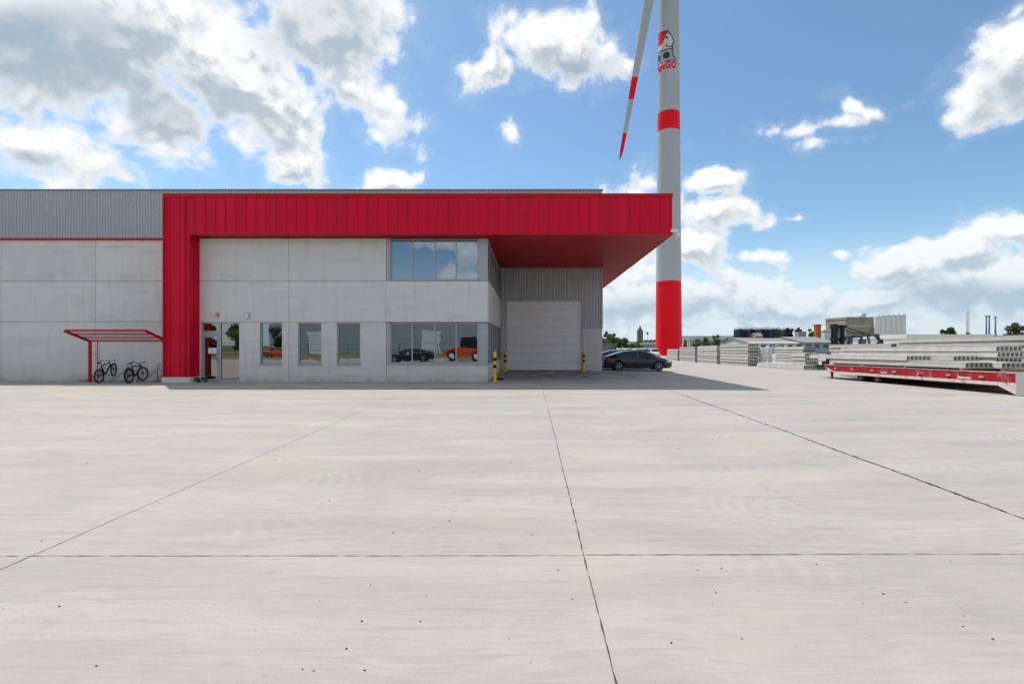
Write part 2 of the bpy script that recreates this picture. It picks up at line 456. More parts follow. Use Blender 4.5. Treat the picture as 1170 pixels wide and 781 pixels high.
# ---------------------------------------------------------------- mesh builder
class MB:
    def __init__(self):
        self.v = []; self.f = []; self.mi = []; self.sm = []; self.xf = None
    def add(self, vs, fs, mi=0, smooth=False):
        k = len(self.v)
        for p in vs:
            p = Vector(p)
            if self.xf is not None:
                p = self.xf @ p
            self.v.append(p)
        for f in fs:
            self.f.append([i + k for i in f]); self.mi.append(mi); self.sm.append(smooth)
        return self
    def box(self, x0, x1, y0, y1, z0, z1, mi=0, ch=0.0):
        x0, x1 = min(x0, x1), max(x0, x1); y0, y1 = min(y0, y1), max(y0, y1); z0, z1 = min(z0, z1), max(z0, z1)
        vs = [(x0, y0, z0), (x1, y0, z0), (x1, y1, z0), (x0, y1, z0), (x0, y0, z1), (x1, y0, z1), (x1, y1, z1), (x0, y1, z1)]
        fs = [(0, 3, 2, 1), (4, 5, 6, 7), (0, 1, 5, 4), (1, 2, 6, 5), (2, 3, 7, 6), (3, 0, 4, 7)]
        return self.add(vs, fs, mi)
    def prism(self, prof, axis, a, b, mi=0, smooth=False):
        """extrude a 2-D outline (list of pairs) along axis 'x','y' or 'z' from a to b"""
        n = len(prof)
        def mk(p, t):
            if axis == 'x': return (t, p[0], p[1])
            if axis == 'y': return (p[0], t, p[1])
            return (p[0], p[1], t)
        vs = [mk(p, a) for p in prof] + [mk(p, b) for p in prof]
        fs = [(i, (i + 1) % n, n + (i + 1) % n, n + i) for i in range(n)]
        self.add(vs, fs, mi, smooth)
        self.add(vs, [tuple(range(n)), tuple(range(2 * n - 1, n - 1, -1))], mi)
        return self
    def tube(self, p, q, r, r2=None, n=10, mi=0, caps=True, smooth=True):
        p = Vector(p); q = Vector(q); r2 = r if r2 is None else r2
        d = (q - p).normalized()
        up = Vector((0, 0, 1)) if abs(d.z) < .9 else Vector((1, 0, 0))
        a = d.cross(up).normalized(); b = d.cross(a)
        vs = []
        for c, rr in ((p, r), (q, r2)):
            for i in range(n):
                t = 2 * math.pi * i / n
                vs.append(c + a * math.cos(t) * rr + b * math.sin(t) * rr)
        fs = [(i, (i + 1) % n, n + (i + 1) % n, n + i) for i in range(n)]
        self.add(vs, fs, mi, smooth)
        if caps:
            self.add(vs, [tuple(range(n - 1, -1, -1)), tuple(range(n, 2 * n))], mi)
        return self
    def path(self, pts, r, n=8, mi=0):
        for i in range(len(pts) - 1):
            self.tube(pts[i], pts[i + 1], r, n=n, mi=mi)
        return self
    def torus(self, c, axis, R_, r, n=28, k=8, mi=0):
        c = Vector(c); axis = Vector(axis).normalized()
        up = Vector((0, 0, 1)) if abs(axis.z) < .9 else Vector((1, 0, 0))
        a = axis.cross(up).normalized(); b = axis.cross(a)
        vs = []
        for i in range(n):
            t = 2 * math.pi * i / n
            o = a * math.cos(t) + b * math.sin(t)
            for j in range(k):
                s = 2 * math.pi * j / k
                vs.append(c + o * (R_ + r * math.cos(s)) + axis * r * math.sin(s))
        fs = []
        for i in range(n):
            for j in range(k):
                fs.append((i * k + j, ((i + 1) % n) * k + j, ((i + 1) % n) * k + (j + 1) % k, i * k + (j + 1) % k))
        return self.add(vs, fs, mi, True)
    def lathe(self, prof, c=(0, 0, 0), n=48, mi=0, mi_of=None, smooth=True):
        """prof: list of (radius, z)"""
        c = Vector(c)
        for k in range(len(prof) - 1):
            (r0, z0), (r1, z1) = prof[k], prof[k + 1]
            vs = []
            for (r, z) in ((r0, z0), (r1, z1)):
                for i in range(n):
                    t = 2 * math.pi * i / n
                    vs.append(c + Vector((r * math.cos(t), r * math.sin(t), z)))
            fs = [(i, (i + 1) % n, n + (i + 1) % n, n + i) for i in range(n)]
            self.add(vs, fs, mi_of(k) if mi_of else mi, smooth)
        return self
    def build(self, name, mats, parent=None, loc=None, bevel=0.0):
        me = bpy.data.meshes.new(name)
        me.from_pydata([tuple(p) for p in self.v], [], self.f)
        if not isinstance(mats, (list, tuple)):
            mats = [mats]
        for m in mats:
            me.materials.append(m)
        for p, mi, s in zip(me.polygons, self.mi, self.sm):
            p.material_index = mi; p.use_smooth = s
        me.validate()
        bm = bmesh.new(); bm.from_mesh(me)
        bmesh.ops.remove_doubles(bm, verts=bm.verts, dist=1e-5)
        bmesh.ops.recalc_face_normals(bm, faces=bm.faces)
        bm.to_mesh(me); bm.free()
        o = bpy.data.objects.new(name, me)
        COL.objects.link(o)
        if parent is not None:
            o.parent = parent
        if loc is not None:
            o.location = loc
        if bevel > 0:
            md = o.modifiers.new('bevel', 'BEVEL'); md.width = bevel; md.segments = 2; md.limit_method = 'ANGLE'
        return o

def tag(o, label=None, cat=None, group=None, kind=None):
    if label: o['label'] = label
    if cat: o['category'] = cat
    if group: o['group'] = group
    if kind: o['kind'] = kind
    return o
def thing(name, loc, label, cat, group=None, rot=(0, 0, 0)):
    o = bpy.data.objects.new(name, None)
    o.empty_display_size = .3
    COL.objects.link(o)
    o.location = loc; o.rotation_euler = rot
    return tag(o, label, cat, group)
def children_of(root):
    return [o for o in bpy.data.objects if o.parent == root]
def copy_tree(root, parent=None):
    c = root.copy(); COL.objects.link(c)
    if parent is not None:
        c.parent = parent
    for ch in children_of(root):
        copy_tree(ch, c)
    return c
def at(px, y, D):
    """world point seen at photo pixel (px, y) when it stands D metres ahead"""
    return Vector(((px - CX) / F * D, D, EYE + (HY - y) / F * D))
def gz(x, y):
    """ground height: level by the building, falling gently away on the right-hand yard"""
    t = max(0, min(1, (x - 5.0) / 12.0)); t = t * t * (3 - 2 * t)
    d = y - 12.0
    if d < 0: d = 0
    elif d < 4: d = d * d / 8
    else: d = d - 2
    d = min(d, 62.0)
    return -.0155 * d * t
SLOPE = -math.atan(.0155)

# ---------------------------------------------------------------- ground, yard, joints
def ground_sheet(name, xs, ys, dz, m):
    mb = MB()
    vs = [(x, y, gz(x, y) + dz) for y in ys for x in xs]
    nx = len(xs)
    fs = [(j * nx + i, j * nx + i + 1, (j + 1) * nx + i + 1, (j + 1) * nx + i) for j in range(len(ys) - 1) for i in range(nx - 1)]
    mb.add(vs, fs, 0, True)
    return tag(mb.build(name, m), kind='structure')
xs = [-70, -40, -20, -10, 0, 4] + [5 + .75 * i for i in range(17)] + [20, 24, 30, 45, 70, 110, 160]
ys = [-27, -10, 0, 8, 11] + [12 + .5 * i for i in range(9)] + [18, 20, 24, 28, 32, 38, 44, 50, 56, 62, 68, 72, 74, 74.01, 80, 90, 110, 140]
yard = ground_sheet('yard_pavement', xs, ys, 0.0, M_YARD)
M_FIELD = mat('field_grass', (.10, .115, .05), rough=.95, var=.35, vscale=.05)
gx = [-4000, -1500, -500, -200, -70, -20, 5, 8, 11, 14, 17, 30, 70, 200, 500, 1500, 4000]
gy = [-600, -150, -27, 0, 12, 18, 30, 50, 74, 90, 140, 250, 500, 1200, 4000]
ground_sheet('ground', gx, gy, -.06, M_FIELD)

M_JOINT = mat('joint_sealant', (.045, .042, .04), rough=.9, var=.3, vscale=8)
M_JOINTS = mat('joint_sawcut', (.13, .12, .11), rough=.9, var=.3, vscale=8)
def joint(p, q, w, jag, m, seed):
    rng = random.Random(seed)
    p = Vector(p); q = Vector(q); L = (q - p).length
    n = max(8, int(L / .07)); d = (q - p) / n; s = Vector((-d.y, d.x, 0)).normalized()
    mb = MB(); vs = []
    for i in range(n + 1):
        c = p + d * i
        a = w / 2 * (1 + rng.uniform(-jag, jag)); b = w / 2 * (1 + rng.uniform(-jag, jag))
        off = s * (rng.uniform(-1, 1) * w * .18 * jag + math.sin(i * .13 + seed) * w * .35 * jag + math.sin(i * .031) * w * .8 * jag)
        for k in (c + s * a + off, c - s * b + off):
            vs.append((k.x, k.y, gz(k.x, k.y) + .004))
    fs = [(2 * i, 2 * i + 1, 2 * i + 3, 2 * i + 2) for i in range(n)]
    mb.add(vs, fs)
    return tag(mb.build('pavement_joint', m), kind='structure')
joint((.48, .5, 0), (.50, 22.0, 0), .0085, .95, M_JOINT, 1)
joint((.50, 22.0, 0), (.50, 33.0, 0), .012, .5, M_JOINTS, 11)
joint((-30, 4.33, 0), (.47, 4.33, 0), .007, .8, M_JOINTS, 2)
joint((.49, 4.35, 0), (30, 4.42, 0), .008, .9, M_JOINTS, 3)
joint((-4.35, .5, 0), (-4.76, 13.5, 0), .0065, .6, M_JOINTS, 4)
joint((-4.76, 13.5, 0), (-4.9, 22, 0), .004, .3, M_JOINTS, 41)
joint((5.28, .5, 0), (5.66, 18.0, 0), .034, .98, M_JOINT, 5)
joint((5.66, 18.0, 0), (5.8, 34.0, 0), .018, .5, M_JOINTS, 51)

rg = random.Random(21); pb = MB()
for i in range(85):
    D_ = 2.8 + 16 * rg.random() ** 1.6; x_ = rg.uniform(-1.1, 1.05) * D_; q_ = rg.uniform(.003, .008) * (1 + D_ * .05)
    z_ = gz(x_, D_)
    ring = [(x_ + q_ * math.cos(a) * rg.uniform(.7, 1.3), D_ + q_ * math.sin(a) * rg.uniform(.6, 1.2)) for a in (0, 1.05, 2.1, 3.14, 4.2, 5.24)]
    vs = [(p[0], p[1], z_ + .001) for p in ring] + [((p[0] - x_) * .6 + x_, (p[1] - D_) * .6 + D_, z_ + q_ * .9) for p in ring]
    pb.add(vs, [(k, (k + 1) % 6, 6 + (k + 1) % 6, 6 + k) for k in range(6)] + [(6, 7, 8, 9, 10, 11)])
tag(pb.build('loose_grit', mat('grit_dark', (.09, .08, .07), rough=.9, var=.4, vscale=9)), 'scattered dark grit lying loose on the concrete yard', 'grit', kind='stuff')

# ---------------------------------------------------------------- main building
DC, DW, DL, DH = 23.52, 24.22, 24.95, 33.86
SW = F / DW
Xw = lambda px: (px - CX) / SW
Zw = lambda y: EYE + (HY - y) / SW
bld = thing('industrial_hall', (0, 0, 0), 'low grey concrete hall with a big red canopy frame and a sectional gate', 'building')

def pierced(x0, x1, z0, z1, holes, y, depth, flip=False):
    """wall slab facing -Y with rectangular openings"""
    xs = sorted({x0, x1} | {min(max(h[0], x0), x1) for h in holes} | {min(max(h[1], x0), x1) for h in holes})
    zs = sorted({z0, z1} | {min(max(h[2], z0), z1) for h in holes} | {min(max(h[3], z0), z1) for h in holes})
    mb = MB()
    def solid(i, j):
        if i < 0 or j < 0 or i >= len(xs) - 1 or j >= len(zs) - 1: return False
        cx = (xs[i] + xs[i + 1]) / 2; cz = (zs[j] + zs[j + 1]) / 2
        return not any(h[0] < cx < h[1] and h[2] < cz < h[3] for h in holes)
    for i in range(len(xs) - 1):
        for j in range(len(zs) - 1):
            if not solid(i, j): continue
            a, b, c, d = xs[i], xs[i + 1], zs[j], zs[j + 1]
            for yy in (y, y + depth):
                mb.add([(a, yy, c), (b, yy, c), (b, yy, d), (a, yy, d)], [(0, 1, 2, 3)])
            if not solid(i - 1, j): mb.add([(a, y, c), (a, y + depth, c), (a, y + depth, d), (a, y, d)], [(0, 1, 2, 3)])
            if not solid(i + 1, j): mb.add([(b, y, c), (b, y + depth, c), (b, y + depth, d), (b, y, d)], [(0, 1, 2, 3)])
            if not solid(i, j - 1): mb.add([(a, y, c), (b, y, c), (b, y + depth, c), (a, y + depth, c)], [(0, 1, 2, 3)])
            if not solid(i, j + 1): mb.add([(a, y, d), (b, y, d), (b, y + depth, d), (a, y + depth, d)], [(0, 1, 2, 3)])
    return mb
G = .009   # half joint
XE = -2.15
xj = [-16.72, Xw(330), Xw(441.5), XE]
z1, z2, z3 = Zw(368), Zw(321), 7.17
# openings
W1 = (Xw(296.8), Xw(322.3), Zw(416.3), z1 - .03)
W2 = (Xw(340.6), Xw(367.2), Zw(416.3), z1 - .03)
W3 = (Xw(384.8), Xw(411.6), Zw(416.3), z1 - .03)
DR = (Xw(229.3), Xw(273.3), -.1, z1 - .03)
for i in range(3):
    a, b = xj[i] + (G if i else 0), xj[i + 1] - (G if i < 2 else 0)
    if i == 2:
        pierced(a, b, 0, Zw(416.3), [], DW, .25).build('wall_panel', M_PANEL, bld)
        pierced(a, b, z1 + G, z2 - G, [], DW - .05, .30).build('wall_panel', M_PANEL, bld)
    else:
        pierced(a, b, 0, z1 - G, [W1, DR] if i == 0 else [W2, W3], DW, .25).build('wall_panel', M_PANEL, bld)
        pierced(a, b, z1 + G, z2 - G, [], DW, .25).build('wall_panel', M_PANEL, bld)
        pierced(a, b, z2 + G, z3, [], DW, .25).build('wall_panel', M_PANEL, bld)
# left wing wall
SL = F / DL
Xl = lambda px: (px - CX) / SL
Zl = lambda y: EYE + (HY - y) / SL
lx = [-62, Xl(-216), Xl(-107), Xl(1.5), Xl(109), -17.3]
lz = [0, Zl(367.3), Zl(321), Zl(274.5)]
for i in range(5):
    for j in range(3):
        a, b = lx[i] + G, lx[i + 1] - G
        pierced(a, b, lz[j] + (G if j else 0), lz[j + 1] - G, [], DL, .25).build('wall_panel', M_PANEL, bld)
mb = MB()
mb.box(-62, -17.3, DL + .03, DL + .2, 0, 7.1); mb.box(-16.7, -14.7 - 1.9, DW + .03, DW + .2, 3.1, 7.1)
mb.box(-14.5, W1[0] - .15, DW + .03, DW + .2, .1, 7.1)
mb.box(W1[1] + .05, W2[0] - .05, DW + .03, DW + .2, .1, 7.1)
mb.box(W3[1] + .2, xj[2] + .1, DW + .03, DW + .2, .1, 7.1)
mb.box(-16.6, XE - .1, DW + .03, DW + .2, z1 - .03 + .06, z1 + .3)
mb.build('joint_backing', M_GAP, bld)
# red coping of the wing and its flat roof
MB().box(-62, -17.93, DL - .06, DL + .3, Zl(274.5), Zl(271.9)).build('wing_coping', M_REDTRIM, bld)
MB().box(-62, -17.3, DL + .3, DH - .1, 6.95, 7.1).box(-17.3, XE - .05, DW + .9, DH - .1, 6.95, 7.12).build('wing_roof', mat('roof_membrane', (.25, .25, .25), rough=.9), bld)
MB().box(-62, -61.8, DL + .3, DH, 0, 7.1).build('wing_end_wall', M_PANEL, bld)

# trapezoid cladding
def cladding(x0, x1, z0, z1, y, pitch=.2, dep=.045):
    mb = MB(); pts = []; x = x0
    while x < x1 - 1e-6:
        for dx, dy in ((0, 0), (.42, 0), (.52, -1), (.90, -1)):
            xx = x + dx * pitch
            if xx < x1: pts.append((xx, y + dy * dep))
        x += pitch
    pts.append((x1, y))
    vs = [(p[0], p[1], z0) for p in pts] + [(p[0], p[1], z1) for p in pts]
    n = len(pts)
    mb.add(vs, [(i, i + 1, n + i + 1, n + i) for i in range(n - 1)])
    return mb
TOP = EYE + (HY - 216.3) / (F / DH)
SH = F / DH
Xh = lambda px: (px - CX) / SH
Zh = lambda y: EYE + (HY - y) / SH
GX0, GX1, GZ1 = Xh(579.2), Xh(665.2), Zh(343.7)
HB = Zh(376)
cladding(-62, 5.0, 7.0, TOP - .1, DH).build('hall_cladding', M_CLAD, bld)
cladding(XE + .02, GX0 - .06, HB, 7.2, DH).build('hall_cladding', M_CLAD, bld)
cladding(GX1 + .06, 5.0, HB, 7.2, DH).build('hall_cladding', M_CLAD, bld)
cladding(GX0 - .06, GX1 + .06, GZ1 + .06, 7.2, DH).build('hall_cladding', M_CLAD, bld)
MB().box(-62.05, 5.05, DH - .07, DH + .35, TOP - .1, TOP).build('hall_coping', M_CLADD, bld)
mb = MB(); mb.box(-62, 4.97, DH + .3, 92, TOP - .6, TOP - .3); mb.build('hall_roof', MATS['roof_membrane'], bld)
mb = MB(); mb.box(4.8, 4.98, DH + .3, 92, 0, TOP - .1).box(-62, -61.8, DH + .3, 92, 0, TOP - .1).box(-62, 4.98, 91.8, 92, 0, TOP - .1)
mb.build('hall_side_wall', M_CLAD, bld)
# base panels either side of the gate
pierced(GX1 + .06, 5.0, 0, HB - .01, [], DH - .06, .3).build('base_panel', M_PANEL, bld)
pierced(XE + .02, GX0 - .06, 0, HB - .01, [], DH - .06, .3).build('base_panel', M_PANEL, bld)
MB().box(GX1 + .06, 5.0, DH - .07, DH + .02, HB - .01, HB + .03).build('drip_flashing', M_CLAD, bld)
# vertical corner trim at the hall's right edge
MB().box(4.94, 5.03, DH - .075, DH + .05, HB + .03, 7.2).build('corner_trim', M_CLAD, bld)

# gate: sectional door
gate = MB()
npan = 8; ph = (GZ1) / npan
for k in range(npan):
    a, b = k * ph + .004, (k + 1) * ph - .004
    gate.prism([(DH + .062, a), (DH + .055, a + .012), (DH + .055, b - .012), (DH + .062, b), (DH + .14, b), (DH + .14, a)], 'x', GX0, GX1)
    for r in (1, 2, 3):
        zz = a + (b - a) * r / 4
        gate.box(GX0 + .01, GX1 - .01, DH + .052, DH + .056, zz - .010, zz + .010)
gt = gate.build('sectional_gate', M_GATE, bld)
MB().box(GX0 - .06, GX0, DH - .065, DH + .2, 0, GZ1 + .06).box(GX1, GX1 + .06, DH - .065, DH + .2, 0, GZ1 + .06).box(GX0, GX1, DH - .065, DH + .2, GZ1, GZ1 + .06).build('gate_frame', M_FRAME, bld)
MB().box(GX0, GX1, DH + .04, DH + .13, 0, .05).build('gate_seal', M_BLACK, gt)
MB().box(GX0, GX1, DH + .145, DH + .2, 0, GZ1).build('gate_backing', M_GAP, gt)

# windows
def window(x0, x1, z0, z1_, y, panes, glass, fw=.05, extra=None, plane='y'):
    """frame bars with separate panes; xs of mullions in panes"""
    f = MB(); xs_ = panes
    f.box(x0, x1, y - .03, y + .06, z0, z0 + fw); f.box(x0, x1, y - .03, y + .06, z1_ - fw, z1_)
    f.box(x0, x0 + fw, y - .03, y + .06, z0 + fw, z1_ - fw); f.box(x1 - fw, x1, y - .03, y + .06, z0 + fw, z1_ - fw)
    for xm in xs_[1:-1]:
        f.box(xm - fw / 2, xm + fw / 2, y - .03, y + .06, z0 + fw, z1_ - fw)
    fr = f.build('window', M_FRAME, bld)
    for i in range(len(xs_) - 1):
        a = xs_[i] + (fw if i == 0 else fw / 2); b = xs_[i + 1] - (fw if i == len(xs_) - 2 else fw / 2)
        pn = MB(); dy = random.uniform(-.004, .004)
        pn.add([(a, y + .02 + dy, z0 + fw), (b, y + .02, z0 + fw), (b, y + .02 - dy, z1_ - fw), (a, y + .02, z1_ - fw),
                (a, y + .05, z0 + fw), (b, y + .05, z0 + fw), (b, y + .05, z1_ - fw), (a, y + .05, z1_ - fw)],
               [(0, 1, 2, 3), (4, 7, 6, 5), (0, 4, 5, 1), (1, 5, 6, 2), (2, 6, 7, 3), (3, 7, 4, 0)])
        pn.build('pane', glass, fr)
    return fr
for w in (W1, W2, W3):
    fr = window(w[0], w[1], w[2] + .03, z1 - .03, DW + .12, [w[0], w[1]], M_GLASS)
    MB().box(w[0] - .03, w[1] + .03, DW - .05, DW + .15, w[2] - .015, w[2] + .03).build('sill', M_ALU, fr)
zl0, zl1 = Zw(416.3) + .06, z1 - .03
fr = window(Xw(445.6), Xw(546.5), zl0, zl1, DW + .10, [Xw(445.6), Xw(470.5), Xw(496.6), Xw(520.9), Xw(546.5)], M_GLASS, .055)
MB().box(xj[2], XE + .02, DW - .05, DW + .2, zl0 - .06, zl0).build('sill', M_ALU, fr)
MB().box(Xw(546.5), XE, DW + .02, DW + .12, zl0, zl1).build('infill_panel', M_ALU, bld)
MB().box(xj[2] + .01, Xw(445.6), DW + .02, DW + .12, zl0, zl1).build('infill_panel', M_ALU, bld)
zu0, zu1 = Zw(319.8), 7.17
fr = window(Xw(445.6), Xw(546.5), zu0, zu1 - .03, DW + .10, [Xw(445.6), Xw(470.5), Xw(496.6), Xw(520.9), Xw(546.5)], M_GLASSUP, .055)
MB().box(xj[2], XE + .02, DW - .05, DW + .2, zu0 - .04, zu0).build('sill', M_ALU, fr)
MB().box(Xw(546.5), XE, DW + .02, DW + .12, zu0, 7.17).build('infill_panel', M_ALU, bld)
MB().box(xj[2] + .01, Xw(445.6), DW + .02, DW + .12, zu0, 7.17).build('infill_panel', M_ALU, bld)
# office end wall (faces the loading bay)
MB().box(XE - .25, XE, DW + .25, DH - .02, 0, Zw(416.3)).build('end_wall_panel', M_PANEL, bld)
MB().box(XE - .25, XE + .02, DW + .25, DH - .02, z1 + G, z2 - G).build('end_wall_panel', M_PANEL, bld)
for (a, b) in ((zu0, 7.18), (zl0, zl1)):
    f = MB(); n_ = 6
    y0, y1 = DW + .12, DH - .05
    f.box(XE - .1, XE - .02, y0, y1, a, a + .06); f.box(XE - .1, XE - .02, y0, y1, b - .06, b)
    for i in range(n_ + 1):
        yy = y0 + (y1 - y0 - .06) * i / n_
        f.box(XE - .1, XE - .02, yy, yy + .06, a + .06, b - .06)
    fr = f.build('window', M_FRAME, bld)
    for i in range(n_):
        ya = y0 + (y1 - y0 - .06) * i / n_ + .06; yb = y0 + (y1 - y0 - .06) * (i + 1) / n_
        MB().box(XE - .08, XE - .06, ya, yb, a + .06, b - .06).build('pane', M_GLASSDK, fr)
MB().box(XE - .3, XE - .12, DW + .3, DH, 0, 7.1).build('end_wall_core', M_GAP, bld)

# entrance door
dy = DW + .10
d0, d1 = DR[0], DR[1]
xm = Xw(250.3)
zt0, zt1 = Zw(383.5), Zw(379)
f = MB()
fw = .075
for (a, b) in ((d0, d0 + fw), (xm - .05, xm + .05), (d1 - .03, d1)):
    f.box(a, b, dy - .04, dy + .08, .04, z1 - .03)
f.box(d0 + fw, xm - .05, dy - .04, dy + .08, z1 - .03 - .04, z1 - .03)
f.box(xm + .05, d1 - .03, dy - .04, dy + .08, z1 - .03 - .04, z1 - .03)
f.box(d0 + fw, xm - .05, dy - .04, dy + .08, zt0, zt1 + .06)
f.box(xm + .05, d1 - .03, dy - .04, dy + .08, .04, .12)
door_frame = f.build('door_frame', M_FRAME, bld)
MB().box(d0 + fw, xm - .05, dy + .01, dy + .03, zt1 + .06, z1 - .03 - .04).build('transom_pane', M_DOORGL, door_frame)
MB().box(xm + .05, d1 - .03, dy + .01, dy + .03, .12, z1 - .03 - .04).build('side_pane', M_DOORGL, door_frame)
a, b = d0 + fw + .005, xm - .055
f = MB().box(a, a + .08, dy - .05, dy + .03, .05, zt0 - .005).box(b - .08, b, dy - .05, dy + .03, .05, zt0 - .005)
f.box(a + .08, b - .08, dy - .05, dy + .03, .05, .15).box(a + .08, b - .08, dy - .05, dy + .03, zt0 - .085, zt0 - .005)
leaf = f.build('door', M_FRAME, bld)
MB().box(a + .08, b - .08, dy - .02, dy, .15, zt0 - .085).build('pane', M_DOORGL, leaf)
MB().tube((b - .05, dy - .11, 1.0), (b - .05, dy - .11, 1.6), .014).tube((b - .05, dy - .11, 1.05), (b - .05, dy - .04, 1.05), .01).tube((b - .05, dy - .11, 1.55), (b - .05, dy - .04, 1.55), .01).build('handle', M_RIM, leaf)
MB().box(Xw(236.8), Xw(241.2), dy - .028, dy - .022, Zw(403.8), Zw(397.2)).build('notice', M_WHITE, leaf)
MB().box(Xw(241.6), Xw(246.4), dy - .028, dy - .022, Zw(403.8), Zw(397.2)).build('notice', M_WHITE, leaf)
MB().box(d0, d1, DW - .25, DW + .2, .0, .04).build('threshold', M_ALU, bld)
MB().box(d0 - .05, d1 + .05, DW + .2, DW + .3, 0, z1 + .02).build('door_backing', M_GAP, bld)

# ---- red canopy frame
cz0, cz1 = 7.20, EYE + (HY - 221.0) / (F / DC)
cxl, cxr, cxi = -17.92, 6.92, -16.60
red = MB()
red.box(cxl + .03, cxr - .03, DC + .03, DW + .85, cz0 + .03, cz1 - .06)
red.box(XE - .3, cxr - .03, DW + .85, 52, cz0 + .06, cz1 - .06)
red.box(cxl + .03, cxi - .03, DC + .03, DL + .1, .27, cz0 + .03)
rc = red.build('canopy', M_RED, bld)
# standing seams of the fascia, leg, reveal and end
seam = MB()
x = cxr - .12; i = 0
while x > cxi + .05:
    seam.box(x - .012, x + .012, DC + .0, DC + .03, cz0 + .09, cz1 - .10); x -= .4927; i += 1
for px in (189.5, 193.5, 205, 212.5):
    xx = (px - CX) / (F / DC)
    seam.box(xx - .012, xx + .012, DC, DC + .03, .27, cz1 - .10)
y = DC + .5
while y < 52:
    seam.box(cxr - .03, cxr, y - .012, y + .012, cz0 + .09, cz1 - .1); y += .4927
for yy in (DC + .35, DC + .7):
    seam.box(cxi - .03, cxi - .005, yy - .01, yy + .01, .27, cz0)
seam.build('standing_seams', M_RED, bld)
# shallow panel pans: alternate very slightly tilted sheets between the seams give the uneven sheen of real sheet metal
pan = MB(); rng = random.Random(3)
x = cxr - .12
while x > cxl + .6:
    x0_, x1_ = x - .4927 + .014, x - .014
    t = rng.uniform(-.018, .018); t2 = rng.uniform(-.006, .006)
    zb = cz0 + .09 if x0_ > cxi else .27
    if x0_ < cxi < x1_: x -= .4927; continue
    if x0_ > cxi or True:
        pan.add([(x0_, DC + .024 + t, zb), (x1_, DC + .024 - t, zb), (x1_, DC + .024 - t + t2, cz1 - .1), (x0_, DC + .024 + t + t2, cz1 - .1)], [(0, 1, 2, 3)])
    x -= .4927
pan.build('fascia_sheets', M_RED, bld)
trim = MB()
trim.box(cxl - .02, cxr + .02, DC - .02, DW + .9, cz1 - .06, cz1).box(cxl, cxr, DC - .012, DC + .04, cz1 - .16, cz1 - .062)
trim.box(XE - .32, cxr + .02, DW + .9, 52.02, cz1 - .06, cz1)
trim.box(cxi, cxr + .005, DC - .012, DC + .06, cz0, cz0 + .085)
trim.box(cxr - .04, cxr + .01, DC + .06, 52, cz0, cz0 + .085)
trim.box(cxl - .01, cxl + .05, DC - .01, DC + .05, .27, cz1 - .16)
trim.box(cxi - .06, cxi + .002, DC - .01, DC + .04, .27, cz0)
trim.build('edge_trim', M_REDTRIM, bld)
# soffit boards
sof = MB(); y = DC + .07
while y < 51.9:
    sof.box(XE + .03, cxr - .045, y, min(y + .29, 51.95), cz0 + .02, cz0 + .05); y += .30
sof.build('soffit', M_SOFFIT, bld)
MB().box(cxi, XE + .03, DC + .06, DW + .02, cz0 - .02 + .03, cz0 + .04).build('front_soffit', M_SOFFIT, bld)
MB().box(cxl - .05, cxi + .03, DC - .03, DL, 0, .27).build('plinth', M_PLINTH, bld)
# cctv
cctv = MB().box(cxr - .12, cxr + .20, DC - .10, DC - .02, cz0 + .12, cz0 + .24)
cctv.tube((cxr + .22, DC - .06, cz0 + .20), (cxr + .22, DC - .06, cz0 + .02), .05)
cv = cctv.build('camera_bracket', M_WHITE)
cam_t = thing('security_camera', (0, 0, 0), 'small white dome camera on a bracket at the outer corner of the red canopy', 'security camera')
cv.parent = cam_t
d = MB().lathe([(.0, -.13), (.06, -.11), (.095, -.06), (.10, 0), (.10, .06), (.06, .09), (0, .10)], (cxr + .22, DC - .06, cz0 - .02), 20)
d.build('dome', M_WHITE, cam_t)
# lamp and beacon on the wall
lp = at(283, 360.5, DW)
lt = thing('wall_lamp', (lp.x, DW, lp.z), 'white oval bulkhead lamp on the concrete wall right of the entrance door', 'wall lamp')
MB().box(-.10, .10, -.05, 0, -.14, .14).build('housing', M_ALU, lt, bevel=.02)
MB().box(-.085, .085, -.11, -.05, -.12, .12).build('diffuser', M_LAMPW, lt, bevel=.03)
lp = at(249, 359.5, DW)
lt = thing('alarm_beacon', (lp.x, DW, lp.z), 'small orange alarm beacon above the entrance door', 'beacon')
MB().box(-.06, .06, -.06, 0, -.11, -.02).build('base', M_ALU, lt)
MB().lathe([(0.075, -.02), (.075, .07), (.05, .10), (0, .105)], (0, -.07, 0), 16).build('lens', mat('orange_lens', (.75, .20, .01), rough=.3), lt)
# small cable boxes at the inner foot of the red leg
for k, (dx, lab) in enumerate(((0, 'low dark green cable box touching the plinth of the red frame leg'), (.34, 'low dark green cable box between the red frame leg and the entrance door'))):
    bx_ = thing('cable_box', (cxi + .12 + dx * .8, DC + .35 + k * .12, 0), lab, 'cable box', 'cable boxes by the red frame leg')
    MB().prism([(-.11, 0), (.11, 0), (.11, .10), (-.03, .24), (-.11, .24)], 'x', -.09, .09).build('housing', mat('dark_green_plastic', (.03, .06, .045), rough=.5), bx_)
    MB().box(-.07, .07, -.125, -.11, .03, .08).build('latch', M_FRAME, bx_)

